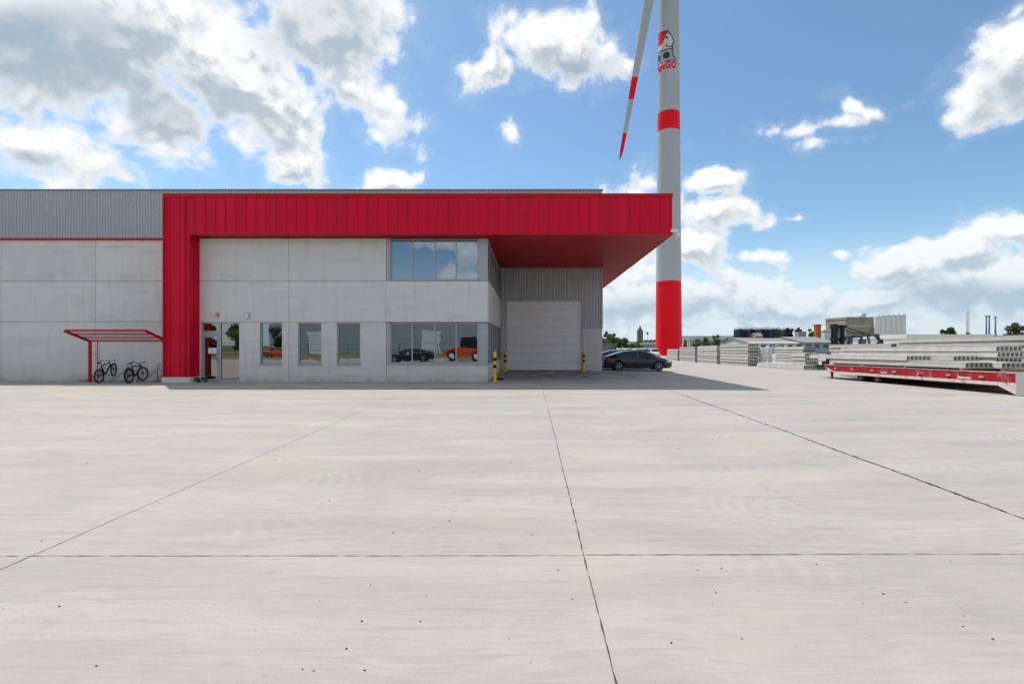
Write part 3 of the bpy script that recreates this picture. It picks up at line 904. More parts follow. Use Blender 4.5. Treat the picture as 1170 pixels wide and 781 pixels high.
# ---------------------------------------------------------------- bollards
def bollard(x, y, h, r, label):
    t = thing('bollard', (x, y, gz(x, y)), label, 'bollard', 'yellow and black bollards by the loading gate')
    b = .21 * h; s0 = .44 * h
    segs = [(0, s0, 0), (s0, s0 + .115 * h, 1), (s0 + .115 * h, .675 * h, 0), (.675 * h, .79 * h, 1), (.79 * h, h - .03, 0)]
    mb = MB()
    for (a, c, mi) in segs:
        mb.lathe([(r, a), (r, c)], n=20, mi=mi)
    mb.lathe([(r, h - .03), (r * .8, h - .008), (0, h)], n=20)
    mb.build('post', [M_YELLOW, M_STEELBLK], t)
    MB().box(-.14, .14, -.14, .14, 0, .015).build('base_plate', M_YELLOW, t)
bollard(-1.82, 24.4, 1.52, .085, 'yellow and black bollard nearest the camera, at the corner of the office windows')
bollard(-1.76, 33.3, 1.45, .085, 'yellow and black bollard on the left side of the grey sectional gate')
bollard(3.66, 33.3, 1.45, .085, 'yellow and black bollard on the right side of the grey sectional gate')
ws = thing('wheel_stop', (-2.0, 25.4, 0), 'low black rubber wheel stop on the ground behind the front bollard', 'wheel stop')
MB().prism([(-.09, 0), (.09, 0), (.05, .11), (-.05, .11)], 'x', -.05, .55).build('rubber_block', M_BLACK, ws)

# ---------------------------------------------------------------- bicycle shelter
sh = thing('bicycle_shelter', (-21.9, 24.0, 0), 'open red steel bicycle shelter with a sloping roof beside the red frame leg', 'bicycle shelter')
Wd, y0, y1, zr, zf = 3.82, 0.0, -1.32, 2.02, 2.50
def beam(mb, p, q, w, h):
    p = Vector(p); q = Vector(q); d = (q - p).normalized(); up = Vector((0, 0, 1)); s = d.cross(up).normalized(); u = s.cross(d)
    vs = []
    for c in (p, q):
        for a, b in ((-1, -1), (1, -1), (1, 1), (-1, 1)):
            vs.append(c + s * a * w / 2 + u * b * h / 2)
    mb.add(vs, [(0, 1, 2, 3), (7, 6, 5, 4), (0, 4, 5, 1), (1, 5, 6, 2), (2, 6, 7, 3), (3, 7, 4, 0)])
for x in (0, Wd):
    m_ = MB(); beam(m_, (x, y0 + .05, 0.0), (x, y0 + .051, zr - .03), .10, .10)
    m_ = MB().box(x - .05, x + .05, -.05, .05, .0, zr - .05); m_.build('post', M_REDTRIM, sh)
    m_ = MB(); beam(m_, (x, y0 + .06, zr - .02), (x, y1, zf), .07, .11); m_.build('rafter', M_REDTRIM, sh)
for k in range(4):
    t = k / 3
    m_ = MB(); yy = y0 + (y1 - y0) * t; zz = zr + (zf - zr) * t
    beam(m_, (0.035, yy, zz + .02), (Wd - .035, yy, zz + .02), .06, .08 if k in (0, 3) else .05); m_.build('purlin', M_REDTRIM, sh)
m_ = MB(); m_.add([(-.02, y0 + .08, zr + .065), (Wd + .02, y0 + .08, zr + .065), (Wd + .02, y1 - .04, zf + .085), (-.02, y1 - .04, zf + .085),
                   (-.02, y0 + .08, zr + .075), (Wd + .02, y0 + .08, zr + .075), (Wd + .02, y1 - .04, zf + .095), (-.02, y1 - .04, zf + .095)],
                  [(0, 1, 2, 3), (7, 6, 5, 4), (0, 4, 5, 1), (1, 5, 6, 2), (2, 6, 7, 3), (3, 7, 4, 0)])
def clear_sheet():
    m = bpy.data.materials.new('clear_roof_sheet'); m.use_nodes = True
    n = NT(m.node_tree); o = n.node('ShaderNodeOutputMaterial')
    t = n.node('ShaderNodeBsdfTransparent'); t.inputs[0].default_value = rgb(.86, .89, .92)
    g = n.node('ShaderNodeBsdfGlossy'); g.inputs['Roughness'].default_value = .12
    mx = n.node('ShaderNodeMixShader'); mx.inputs[0].default_value = .12
    n.link(t.outputs[0], mx.inputs[1]); n.link(g.outputs[0], mx.inputs[2]); n.link(mx.outputs[0], o.inputs[0])
    return m
M_CLEAR = clear_sheet()
m_.build('roof_sheet', M_CLEAR, sh)
# drain pipe behind the post
MB().tube((-.42, .88, 0.02), (-.42, .88, 2.05), .018).tube((-.75, .88, 1.35), (-.42, .88, 1.35), .010).build('downpipe', M_REDTRIM, sh)

M_RACK = mat('rack_dull_red', (.16, .05, .06), rough=.6)
# racks: one per slot
def rack(x, label):
    t = thing('bicycle_rack', (x, 24.3, 0), label, 'bicycle rack', 'inclined red bicycle racks along the wall')
    for s in (-1, 1):
        m_ = MB()
        m_.path([(s * .055, -.75, .03), (s * .055, .30, .60), (s * .055, .42, .92)], .011, 8)
        m_.build('rail', M_RACK, t)
    m_ = MB().tube((-.1, .3, .015), (.1, .3, .015), .016).tube((0, .3, .015), (0, .3, .6), .016)
    m_.build('stand', M_RACK, t)
    return t
for x, lab in ((-21.75, 'empty inclined bicycle rack at the post of the red shelter'), (-20.55, 'inclined rack holding the bicycle with its front wheel raised'),
               (-20.0, 'empty inclined rack between the two parked bicycles'), (-19.0, 'inclined rack under the front wheel of the bicycle nearest the red leg'),
               (-18.35, 'empty inclined rack right against the red frame leg')):
    rack(x, lab)

def bicycle(loc, rot, raise_, label, flat_bar=True, seed=0):
    """local +y is forward; origin below the rear hub on the ground"""
    t = thing('bicycle', loc, label, 'bicycle', 'bicycles parked under the red shelter', rot)
    wb = 1.07; r = .345
    tilt = math.asin(raise_ / wb)
    X = Matrix.Translation((0, 0, r)) @ Matrix.Rotation(tilt, 4, 'X')
    def q(y, z, x=0):
        return tuple(X @ Vector((x, y, z)))
    fork_turn = R(12 if flat_bar else -10)
    for (y, nm) in ((0, 'rear'), (wb, 'front')):
        w = thing_part('wheel', t)
        c = Vector(q(y, 0))
        ax = Vector((1, 0, 0)) if y == 0 else Vector((math.cos(fork_turn), math.sin(fork_turn), 0))
        MB().torus(c, ax, r - .034, .036, 36, 8).build('tyre', M_TIRE, w)
        m_ = MB().torus(c, ax, r - .065, .014, 36, 6)
        u = ax.cross(Vector((0, 0, 1))).normalized(); vv = Vector((0, 0, 1))
        for k in range(16):
            a = 2 * math.pi * k / 16
            m_.tube(c, c + (u * math.cos(a) + vv * math.sin(a)) * (r - .055), .0045, n=4, caps=False)
        m_.tube(c - ax * .05, c + ax * .05, .022, n=10)
        m_.build('rim', M_STEELBLK, w)
    bb = (.42, -.04); seat = (.24, .44); head_t = (.86, .42); head_b = (.90, .30)
    fr = MB()
    fr.tube(q(*bb), q(*seat), .024); fr.tube(q(*seat), q(*head_t), .026); fr.tube(q(*bb), q(*head_b), .034); fr.tube(q(*head_b), q(*head_t), .028)
    for s in (-.05, .05):
        fr.tube(q(0, 0, s), q(*bb), .010); fr.tube(q(0, 0, s), q(seat[0] + .02, seat[1] - .06), .009)
    fr.build('frame', M_STEELBLK, t)
    fk = MB()
    for s in (-.05, .05):
        fk.tube(q(wb, 0, s), q(head_b[0], head_b[1] - .02, s * .9), .013)
    fk.tube(q(head_b[0], head_b[1] - .02, -.05), q(head_b[0], head_b[1] - .02, .05), .014)
    fk.build('fork', M_STEELBLK, t)
    h = MB(); hb = (head_t[0] - .03, head_t[1] + .12)
    h.tube(q(*head_t), q(*hb), .014)
    if flat_bar:
        h.path([q(hb[0] - .04, hb[1] + .02, -.36), q(hb[0], hb[1], -.1), q(hb[0], hb[1], .1), q(hb[0] - .04, hb[1] + .02, .36)], .012)
        for s in (-1, 1): h.tube(q(hb[0] - .04, hb[1] + .02, s * .36), q(hb[0] - .03, hb[1] + .015, s * .24), .018)
    else:
        h.path([q(hb[0] - .16, hb[1] + .05, -.30), q(hb[0] - .03, hb[1] + .09, -.24), q(hb[0], hb[1], -.04), q(hb[0], hb[1], .04), q(hb[0] - .03, hb[1] + .09, .24), q(hb[0] - .16, hb[1] + .05, .30)], .014)
        h.tube(q(hb[0] + .1, hb[1] - .14), q(hb[0] + .17, hb[1] - .14), .04)
    h.build('handlebar', M_STEELBLK, t)
    s_ = MB(); s_.tube(q(*seat), q(seat[0] - .03, seat[1] + .16), .013)
    z = seat[1] + .17; y = seat[0] - .03
    s_.add([q(y - .13, z + .03, -.07), q(y - .13, z + .03, .07), q(y + .13, z + .02, .018), q(y + .13, z + .02, -.018),
            q(y - .12, z - .02, -.05), q(y - .12, z - .02, .05), q(y + .12, z - .01, .012), q(y + .12, z - .01, -.012)],
           [(0, 1, 2, 3), (7, 6, 5, 4), (0, 4, 5, 1), (1, 5, 6, 2), (2, 6, 7, 3), (3, 7, 4, 0)])
    s_.build('saddle', M_BLACK, t)
    c = MB(); cc = Vector(q(*bb)); c.torus(cc + Vector((.06, 0, 0)), (1, 0, 0), .085, .008, 20, 5)
    c.tube(q(bb[0], bb[1], .07), q(bb[0] + .14, bb[1] - .10, .08), .009); c.tube(q(bb[0], bb[1], -.07), q(bb[0] - .14, bb[1] + .10, -.08), .009)
    c.tube(q(bb[0] + .14, bb[1] - .10, .08), q(bb[0] + .14, bb[1] - .10, .16), .014); c.tube(q(bb[0] - .14, bb[1] + .10, -.08), q(bb[0] - .14, bb[1] + .10, -.16), .014)
    c.build('crank', M_STEELBLK, t)
    if not flat_bar:
        m_ = MB()
        for s in (-.06, .06):
            m_.tube(q(-.18, .40, s), q(.2, .40, s), .006); m_.tube(q(0, 0, s), q(-.05, .40, s), .006)
        m_.tube(q(-.18, .40, -.06), q(-.18, .40, .06), .006)
        for k in range(5): m_.tube(q(-.16 + .08 * k, .40, -.06), q(-.16 + .08 * k, .40, .06), .005)
        m_.build('luggage_rack', M_STEELBLK, t)
        m_ = MB()
        for (cy, a0, a1) in ((0, 20, 200),):
            pts = [q(cy + math.cos(R(a)) * .375, math.sin(R(a)) * .375) for a in range(a0, a1, 15)]
            for s in (-.02, 0, .02):
                m_.path([(p[0] + s, p[1], p[2]) for p in pts], .008, 5)
        m_.build('mudguard', M_STEELBLK, t)
    return t
def thing_part(name, parent):
    o = bpy.data.objects.new(name, None); o.empty_display_size = .1; COL.objects.link(o); o.parent = parent
    return o
bicycle((-20.78, 23.25, 0), (0, 0, R(10)), .26, 'black flat-bar bicycle with its front wheel raised in the rack under the red shelter', True)
bicycle((-19.33, 23.25, 0), (0, 0, R(10)), .05, 'black city bicycle with luggage rack and mudguards, nearest the red frame leg', False)
MB().box(-.95, 0, -.04, .04, 0, .07).build('timber_batten', M_WOOD, None, (-22.0, 24.5, 0))
tag(bpy.data.objects['timber_batten'], 'pale timber batten lying on the ground at the wall left of the shelter post', 'timber batten')

# ---------------------------------------------------------------- vehicles
def interp(tab, x):
    if x <= tab[0][0]: return tab[0][1]
    for (a, va), (b, vb) in zip(tab, tab[1:]):
        if x <= b: return va + (vb - va) * (x - a) / (b - a)
    return tab[-1][1]
def car(loc, rotz, label, spec, paint, group=None, name='parked_car', detail=True, rotx=0):
    """local +x forward"""
    t = thing(name, loc, label, spec.get('cat', 'car'), group, (rotx, 0, rotz))
    top, belt, hwt = spec['top'], spec['belt'], spec['hw']
    x0, x1 = spec['x']; zlow = spec.get('zlow', .20); rwf = spec.get('roofw', .60)
    N = 40; g0, g1 = spec['cabin']                    # greenhouse extent at belt level
    st = [x0 + (x1 - x0) * i / N for i in range(N + 1)]
    def sect(x):
        zt = interp(top, x); hw = interp(hwt, x)
        e = min(1, (x - x0) / .10, (x1 - x) / .10); zl = zlow + (1 - max(0, e)) * .14
        zb = interp(belt, x)
        if g0 < x < g1 and zt > zb + .02:
            rw = max(rwf, hw - (zt - zb) * .42) - .02
            sh_ = zb
        else:
            sh_ = min(zb, zt - .035); rw = hw * .80
        pts = [(0, zt), (rw * .72, zt - .012), (rw, zt - .05 if zt - sh_ > .12 else zt - .02), (hw - .05, sh_), (hw - .012, sh_ - .06), (hw, (sh_ + zl) / 2 + .08), (hw - .015, zl + .14), (hw - .06, zl), (0, zl)]
        return pts
    body = MB(); rings = []
    for x in st:
        p = sect(x)
        ring = [(x, -a, b) for a, b in p] + [(x, a, b) for a, b in p[-2:0:-1]]
        rings.append(ring)
    K = len(rings[0]); vs = [v for r_ in rings for v in r_]
    fs = [(i * K + j, i * K + (j + 1) % K, (i + 1) * K + (j + 1) % K, (i + 1) * K + j) for i in range(N) for j in range(K)]
    body.add(vs, fs, 0, True)
    body.add(rings[0], [tuple(range(K))]); body.add(rings[-1], [tuple(range(K))])
    wr = spec.get('wr', .335); wx = spec['wheels']; tw = interp(hwt, wx[0]) - .02
    cut = MB()
    for x in wx:
        for s in (-1, 1):
            cut.tube((x, s * (tw - .20), wr), (x, s * (tw + .3), wr), wr + .045, n=32)
    co = cut.build('cutter', M_BLACK); bo = body.build('body', [paint, M_BLACK], None)
    md = bo.modifiers.new('b', 'BOOLEAN'); md.operation = 'DIFFERENCE'; md.object = co; md.solver = 'EXACT'
    bpy.context.view_layer.update()
    me = bpy.data.meshes.new_from_object(bo.evaluated_get(bpy.context.evaluated_depsgraph_get()))
    bo.modifiers.clear(); bo.data = me
    for p in me.polygons:
        p.use_smooth = abs(p.normal.x) < .98 and len(p.vertices) < 8
    bpy.data.objects.remove(co)
    bo.parent = t
    # glass
    def side_pt(x, f, s, off):
        p = sect(x); a = Vector((p[3][0], p[3][1])); b = Vector((p[2][0], p[2][1]))
        q_ = a.lerp(b, f); n_ = Vector((b.y - a.y, -(b.x - a.x))).normalized()
        q_ = q_ + n_ * off
        return (x, s * q_.x, q_.y)
    for s in (-1, 1):
        for (a, b) in spec['sidewin']:
            m_ = MB(); k = 8; vs = []
            for i in range(k + 1):
                x = a + (b - a) * i / k
                lo = side_pt(x, .10, s, .006); hi = side_pt(x, .92, s, .006)
                vs += [lo, hi]
            m_.add(vs, [(2 * i, 2 * i + 2, 2 * i + 3, 2 * i + 1) for i in range(k)], 0, True)
            m_.build('side_window', M_CARGL, t)
    for (nm, a, b) in (('windscreen',) + spec['front'], ('rear_window',) + spec['rear']):
        m_ = MB(); k = 6; vs = []
        for i in range(k + 1):
            x = a + (b - a) * i / k; p = sect(x)
            w_ = p[2][0] - .03
            z = interp(top, x)
            nx = .010
            vs += [(x, -w_, z - .045 + .012), (x, -w_ * .6, z + .004), (x, w_ * .6, z + .004), (x, w_, z - .045 + .012)]
        m_.add(vs, [(4 * i + j, 4 * i + j + 1, 4 * i + j + 5, 4 * i + j + 4) for i in range(k) for j in range(3)], 0, True)
        m_.build(nm, M_CARGL, t)
    for x in wx:
        for s in (-1, 1):
            w = thing_part('wheel', t)
            yc = s * (tw - .08)
            m_ = MB(); c = Vector((x, yc, wr))
            pr = [(wr - .10, -.10), (wr - .02, -.105), (wr, -.08), (wr, .08), (wr - .02, .105), (wr - .10, .10)]
            sub = MB(); sub.lathe(pr, (0, 0, 0), 32)
            sub.xf = None
            Mx = Matrix.Translation(c) @ Matrix.Rotation(R(90), 4, 'X')
            sub.v = [Mx @ v for v in sub.v]
            sub.build('tyre', M_TIRE, w)
            sub = MB(); sub.torus(c + Vector((0, s * .09, 0)), (0, 1, 0), wr - .10, .012, 28, 6)
            for k in range(10):
                a = 2 * math.pi * (k // 2) / 5 + (.16 if k % 2 else -.16)
                dr = Vector((math.cos(a), 0, math.sin(a)))
                sub.tube(c + Vector((0, s * .085, 0)) + dr * .05, c + Vector((0, s * .08, 0)) + dr * (wr - .11), .018, n=6)
            sub.tube(c + Vector((0, s * .04, 0)), c + Vector((0, s * .10, 0)), .06, n=14)
            sub.build('rim', M_RIM, w)
            MB().tube(c - Vector((0, .03, 0)), c + Vector((0, .03, 0)), wr - .11, n=24).build('brake_disc', M_STEELBLK, w)
    # lamps, mirrors, handles, trim
    for s in (-1, 1):
        for (nm, xx, m__) in (('headlight', spec['hl'], M_LAMPW), ('tail_light', spec['tl'], M_LAMPR)):
            a, b, z0_, z1_ = xx
            m_ = MB(); k = 4; vs = []
            for i in range(k + 1):
                x = a + (b - a) * i / k; hw = interp(hwt, x)
                vs += [(x, s * (hw + .004), z0_), (x, s * (hw - .004 + .004), z1_)]
            ex = (x1 + .004) if nm == 'headlight' else (x0 - .004)
            hw = interp(hwt, b if nm == 'headlight' else a)
            m_.add(vs, [(2 * i, 2 * i + 2, 2 * i + 3, 2 * i + 1) for i in range(k)], 0, True)
            m_.box(min(ex, ex - .02 if nm == 'headlight' else ex + .02), max(ex, ex - .02 if nm == 'headlight' else ex + .02), s * (hw - .38), s * (hw - .03), z0_, z1_)
            m_.build(nm, m__, t)
        mx_ = spec['front'][0] + .05 if spec['front'][0] < spec['front'][1] else spec['front'][1]
        hw = interp(hwt, mx_); zb = interp(belt, mx_)
        MB().box(mx_ - .08, mx_ + .10, s * (hw - .02), s * (hw + .17), zb + .0, zb + .13).build('wing_mirror', paint, t, bevel=.03)
        for hx in spec.get('handles', ()):
            MB().box(hx - .09, hx + .09, s * (interp(hwt, hx) - .01), s * (interp(hwt, hx) + .02), interp(belt, hx) - .16, interp(belt, hx) - .13).build('door_handle', paint, t)
        for dx in spec.get('doors', ()):
            MB().box(dx - .005, dx + .005, s * (interp(hwt, dx) - .03), s * (interp(hwt, dx) + .002), .36, interp(belt, dx) - .03).build('door_gap', M_BLACK, t)
        m_ = MB().box(wx[0] + wr + .06, wx[1] - wr - .06, s * (interp(hwt, 0) - .05), s * (interp(hwt, 0) + .006), zlow + .03, zlow + .12); m_.build('sill_trim', M_BLACK, t)
    MB().box(x1 - .02, x1 + .006, -.55, .55, .28, .58).build('grille', M_BLACK, t)
    MB().box(x0 - .012, x0 + .02, -.26, .26, .60 if spec.get('cat') != 'van' else .5, .71 if spec.get('cat') != 'van' else .61).build('number_plate', M_WHITE, t)
    return t
HATCH = dict(x=(-2.435, 2.435), top=[(-2.435, .70), (-2.38, .95), (-2.2, 1.06), (-1.9, 1.16), (-1.5, 1.29), (-1.0, 1.41), (-.5, 1.465), (-.1, 1.48), (.3, 1.455), (.65, 1.38), (1.0, 1.22), (1.35, 1.02), (1.6, .96), (2.0, .87), (2.25, .77), (2.38, .64), (2.435, .45)],
             belt=[(-2.4, .90), (-1.5, .97), (0, .93), (1.2, .90), (2.4, .55)], hw=[(-2.435, .70), (-2.2, .86), (-1.6, .915), (0, .925), (1.5, .915), (2.1, .85), (2.435, .62)],
             cabin=(-2.1, 1.38), wheels=(-1.42, 1.43), sidewin=[(-1.55, -1.18), (-1.10, -.12), (-.02, .92)], front=(.58, 1.28), rear=(-2.12, -1.15),
             hl=(2.0, 2.33, .60, .72), tl=(-2.38, -2.02, .80, .93), handles=(-.85, .22), doors=(-1.2, -.07, 1.05))
cy = 35.4
car((7.72, cy, gz(7.72, cy)), R(0), 'dark grey hatchback parked in the shade of the canopy, in front of the turbine tower', HATCH, M_CARDK, 'cars parked beside the hall')
car((7.35, 39.0, gz(7.4, 39)), R(0), 'silver blue hatchback mostly hidden behind the dark grey parked hatchback', HATCH, M_CARSIL, 'cars parked beside the hall')
VAN = dict(cat='van', x=(-2.5, 2.5), top=[(-2.5, 1.0), (-2.48, 1.88), (-2.2, 1.93), (0, 1.95), (1.0, 1.93), (1.3, 1.80), (1.75, 1.25), (2.2, 1.08), (2.42, .9), (2.5, .5)],
           belt=[(-2.5, 1.12), (1.4, 1.10), (2.5, .6)], hw=[(-2.5, .86), (-2.2, .93), (0, .95), (1.6, .94), (2.2, .88), (2.5, .68)], roofw=.74,
           cabin=(-2.6, 1.8), wheels=(-1.5, 1.52), sidewin=[(-2.3, -1.1), (-1.0, .0), (.1, 1.25)], front=(1.22, 1.72), rear=(-2.5, -2.47), hl=(2.05, 2.38, .68, .86), tl=(-2.5, -2.36, .85, 1.3), handles=(-.5, .5), doors=(-1.05, .05, 1.2))
car((5.45, 45.5, gz(5.5, 45.5)), R(180), 'dark navy van partly hidden behind the hall corner', VAN, M_NAVY, None, 'parked_van')

# ---------------------------------------------------------------- wind turbine
TX, TD, = 29.95, 105.0
tz = gz(TX, TD)
turb = thing('wind_turbine', (TX, TD, tz), 'tall white wind turbine with red tower foot, red band and an emblem', 'wind turbine')
HUB = 99.4
def tr(z): return 2.80 + (2.0 - 2.80) * (z / 91.5)
zr_, zb0, zb1 = 15.3 - tz, 47.7 - tz, 51.7 - tz
prof = [(tr(z), z) for z in [0, 3.5, 3.52, 7.8, 7.82, 12, zr_ - .001]]
segs = [0, 4, 8, 12, zr_, zr_ + 8, 32, 40, zb0, zb1, 60, 70, 80, 90, HUB - 1.5]
mb = MB()
for a, b in zip(segs, segs[1:]):
    red_ = b <= zr_ + .01 or (a >= zb0 - .01 and b <= zb1 + .01)
    mb.lathe([(tr(a), a), (tr(b), b)], n=96, mi=1 if red_ else 0)
mb.build('tower', [M_TURB, M_TURBRED], turb)
mb = MB()
for z in (4, 8, 12, 24, 36, 58, 70, 80):
    mb.lathe([(tr(z) + .002, z - .03), (tr(z) + .018, z - .02), (tr(z) + .018, z + .02), (tr(z) + .002, z + .03)], n=96, mi=1 if z < zr_ else 0)
mb.build('weld_collar', [M_TURB, M_TURBRED], turb)
mb = MB().lathe([(3.4, 0), (3.4, .25), (2.8, .3)], n=64); mb.build('foundation_ring', M_PLINTH, turb)
YAW = Matrix.Rotation(-math.atan2(TX, TD), 4, 'Z')
# nacelle + rotor (rotor plane faces the camera side)
mb = MB(); mb.lathe([(0, -3.2), (1.6, -3.0), (2.2, -1.0), (2.3, 2.5), (1.7, 5.5), (0, 6.5)], n=32)
mb.v = [YAW @ Matrix.Translation((0, 0, HUB)) @ Matrix.Rotation(R(-90), 4, 'X') @ v for v in mb.v]
mb.build('nacelle', M_TURB, turb)
mb = MB(); mb.lathe([(0, 5.9), (.9, 5.4), (1.6, 4.2), (1.7, 3.2), (0, 3.15)], n=32)
mb.v = [YAW @ Matrix.Translation((0, 0, HUB)) @ Matrix.Rotation(R(90), 4, 'X') @ v for v in mb.v]
mb.build('hub', M_TURB, turb)
BL = 58.8
def blade(angle):
    m_ = MB(); N = 48; K = 14; ring = []
    for i in range(N + 1):
        t = i / N; s = 1.2 + (BL - 1.2) * t
        if t < .05: ch, th = 1.5, 1.5
        elif t < .22: u = (t - .05) / .17; u = u * u * (3 - 2 * u); ch, th = 1.5 + u * 1.5, 1.5 - u * .7
        else: u = (t - .22) / .78; ch = 3.0 - 2.35 * u ** .75; th = .8 - .68 * u ** .7
        if t > .97: ch *= max(.08, (1 - t) / .03)
        tw = R(16 * (1 - t) ** 2 + 4)
        ctr = .25 * (ch - 1.5) * .5
        for k in range(K):
            a = 2 * math.pi * k / K
            cx_ = math.cos(a); sy = math.sin(a)
            x = cx_ * ch / 2 - ctr; y = sy * th / 2 * (1 if t < .1 else (.35 + .65 * (1 + cx_) / 2))
            xr = x * math.cos(tw) - y * math.sin(tw); yr = x * math.sin(tw) + y * math.cos(tw)
            ring.append((xr, yr - 1.6 * t * t, s))
    for i in range(N):
        s = 1.2 + (BL - 1.2) * (i + .5) / N
        redb = s > BL - 6.6 or (BL - 18.5 < s < BL - 12.6)
        vs = ring[i * K:(i + 2) * K]
        m_.add(vs, [(j, (j + 1) % K, K + (j + 1) % K, K + j) for j in range(K)], 1 if redb else 0, True)
    m_.add(ring[-K:], [tuple(range(K))], 1)
    Mx = YAW @ Matrix.Translation((0, -4.2, HUB)) @ Matrix.Rotation(angle, 4, 'Y')
    m_.v = [Mx @ v for v in m_.v]
    m_.build('blade', [M_TURB, M_TURBRED], turb)
ang0 = math.pi + math.atan2(9.83, 58.0)
for k in range(3):
    blade(ang0 + k * 2 * math.pi / 3)
# emblem painted on the tower, mapped from the photo onto the cylinder
def emb(X, Y):
    px = 740 + X / 9.76; y = 20 + Y / 9.76
    zc = EYE + (HY - y) / F * TD; r = tr(zc - tz)
    ta = math.atan2(TX, TD)          # bearing of the tower
    half = math.asin(r / math.hypot(TX, TD))
    b = math.atan2(px - CX, F) - ta
    s = max(-.999, min(.999, b / half))
    phi = math.asin(s)
    dpt = TD - r * math.cos(phi) * math.cos(ta) 
    z = EYE + (HY - y) / F * dpt - tz
    return phi, z
TA = math.atan2(TX, TD)
def on_tower(phi, z, off):
    """phi: angle from the line tower->camera, positive to the camera's right"""
    r = tr(z) + off
    # outward direction for phi=0 is towards the camera
    dx, dy = -math.sin(TA), -math.cos(TA)
    rx, ry = math.cos(TA), -math.sin(TA)
    return (r * (dx * math.cos(phi) + rx * math.sin(phi)), r * (dy * math.cos(phi) + ry * math.sin(phi)), z)
def inside(p, poly):
    c = False; n = len(poly); j = n - 1
    for i in range(n):
        xi, yi = poly[i]; xj, yj = poly[j]
        if (yi > p[1]) != (yj > p[1]) and p[0] < (xj - xi) * (p[1] - yi) / (yj - yi) + xi: c = not c
        j = i
    return c
def decal(name, polys, m, off, grow=0.0):
    """filled outline(s) laid on the tower as a dense grid of small faces"""
    mb = MB(); cz = .07; ca = .028
    for poly in polys:
        a0 = min(p[0] for p in poly); a1 = max(p[0] for p in poly); b0 = min(p[1] for p in poly); b1 = max(p[1] for p in poly)
        na = int((a1 - a0) / ca) + 1; nb = int((b1 - b0) / cz) + 1
        for i in range(na):
            for j in range(nb):
                a, b = a0 + i * ca, b0 + j * cz
                if inside((a + ca / 2, b + cz / 2), poly):
                    mb.add([on_tower(a, b, off), on_tower(a + ca, b, off), on_tower(a + ca, b + cz, off), on_tower(a, b + cz, off)], [(0, 1, 2, 3)])
    mb.build(name, m, turb)
E = lambda pts: [emb(*p) for p in pts]
def shift(poly, dphi): return [(a + dphi, b) for a, b in poly]
def ext(pts, dphi_list):
    """E() with some points pushed further round the tower"""
    return [(a + d, b) for (a, b), d in zip(E(pts), dphi_list)]
def ell(cx_, cy_, rx, ry, n=20): return [(cx_ + rx * math.cos(2 * math.pi * i / n), cy_ + ry * math.sin(2 * math.pi * i / n)) for i in range(n)]
decal('emblem_outline', [ext([(98, 190), (125, 168), (218, 143), (232, 150), (270, 212), (303, 288), (280, 303), (279, 345), (284, 436), (315, 462), (316, 496), (180, 498), (100, 530), (100, 385)], [-.35, 0, 0, 0, 0, 0, 0, 0, 0, 0, 0, 0, -.45, -.45])], M_LOGOBLACK, .012)
decal('emblem_face', [ext([(225, 165), (262, 218), (290, 284), (268, 296), (268, 348), (180, 350), (104, 378), (104, 322), (165, 290), (192, 225)], [0, 0, 0, 0, 0, 0, -.4, -.4, 0, 0])], M_LOGOWHITE, .022)
decal('emblem_cap', [ext([(102, 200), (128, 176), (217, 152), (190, 222), (163, 282), (102, 316)], [-.35, 0, 0, 0, 0, -.35])], M_TURBRED, .024)
decal('emblem_slab', [ext([(104, 392), (180, 364), (268, 357), (274, 440), (303, 466), (303, 486), (180, 487), (104, 516)], [-.42, 0, 0, 0, 0, 0, 0, -.42])], M_LOGOGREY, .022)
decal('emblem_core', [E(ell(210, 420, 37, 37))], M_LOGOBLACK, .034)
decal('emblem_core', [E(ell(124, 442, 24, 38))], M_LOGOBLACK, .034)
decal('emblem_eye', [E(ell(214, 222, 17, 12))], M_LOGOBLACK, .034)
decal('emblem_mouth', [E([(196, 282), (206, 288), (218, 312), (238, 322), (266, 320), (266, 332), (234, 334), (208, 322)])], M_LOGOBLACK, .034)
def text_mesh(body, size, extrude=0.0):
    cu = bpy.data.curves.new('t', 'FONT'); cu.body = body; cu.size = size; cu.extrude = extrude; cu.resolution_u = 3
    cu.align_x = 'CENTER'; cu.align_y = 'CENTER'; cu.offset = 0.05
    o = bpy.data.objects.new('t', cu); COL.objects.link(o)
    bpy.context.view_layer.update()
    me = bpy.data.meshes.new_from_object(o.evaluated_get(bpy.context.evaluated_depsgraph_get()))
    bpy.data.objects.remove(o); bpy.data.curves.remove(cu)
    return me
phiO, zO0 = emb(314, 500); _, zO1 = emb(250, 570)
zmid = (zO0 + zO1) / 2; hgt = abs(zO0 - zO1) * .98
x_right = phiO * tr(zmid)
for k, ch in enumerate('OGNIF'):
    me = text_mesh(ch, 1.0)
    vx = [v.co.x for v in me.vertices]; vy = [v.co.y for v in me.vertices]
    w0, w1, h0, h1 = min(vx), max(vx), min(vy), max(vy)
    lw = 1.10 if ch != 'I' else .34
    bm = bmesh.new(); bm.from_mesh(me)
    bmesh.ops.triangulate(bm, faces=bm.faces)
    bmesh.ops.subdivide_edges(bm, edges=[e for e in bm.edges], cuts=2)
    r = tr(zmid) + .045
    for v in bm.verts:
        # fatten strokes a little by squeezing towards a block letter
        u = x_right - lw + (v.co.x - w0) / (w1 - w0) * lw
        zz = zmid - hgt / 2 + (v.co.y - h0) / (h1 - h0) * hgt
        v.co = Vector(on_tower(u / tr(zmid), zz, .045))
    bm.to_mesh(me); bm.free()
    me.materials.clear(); me.materials.append(M_TURBRED)
    o = bpy.data.objects.new('emblem_letter', me); COL.objects.link(o); o.parent = turb
    o.modifiers.new('s', 'SOLIDIFY').thickness = .06
    x_right -= lw + .13

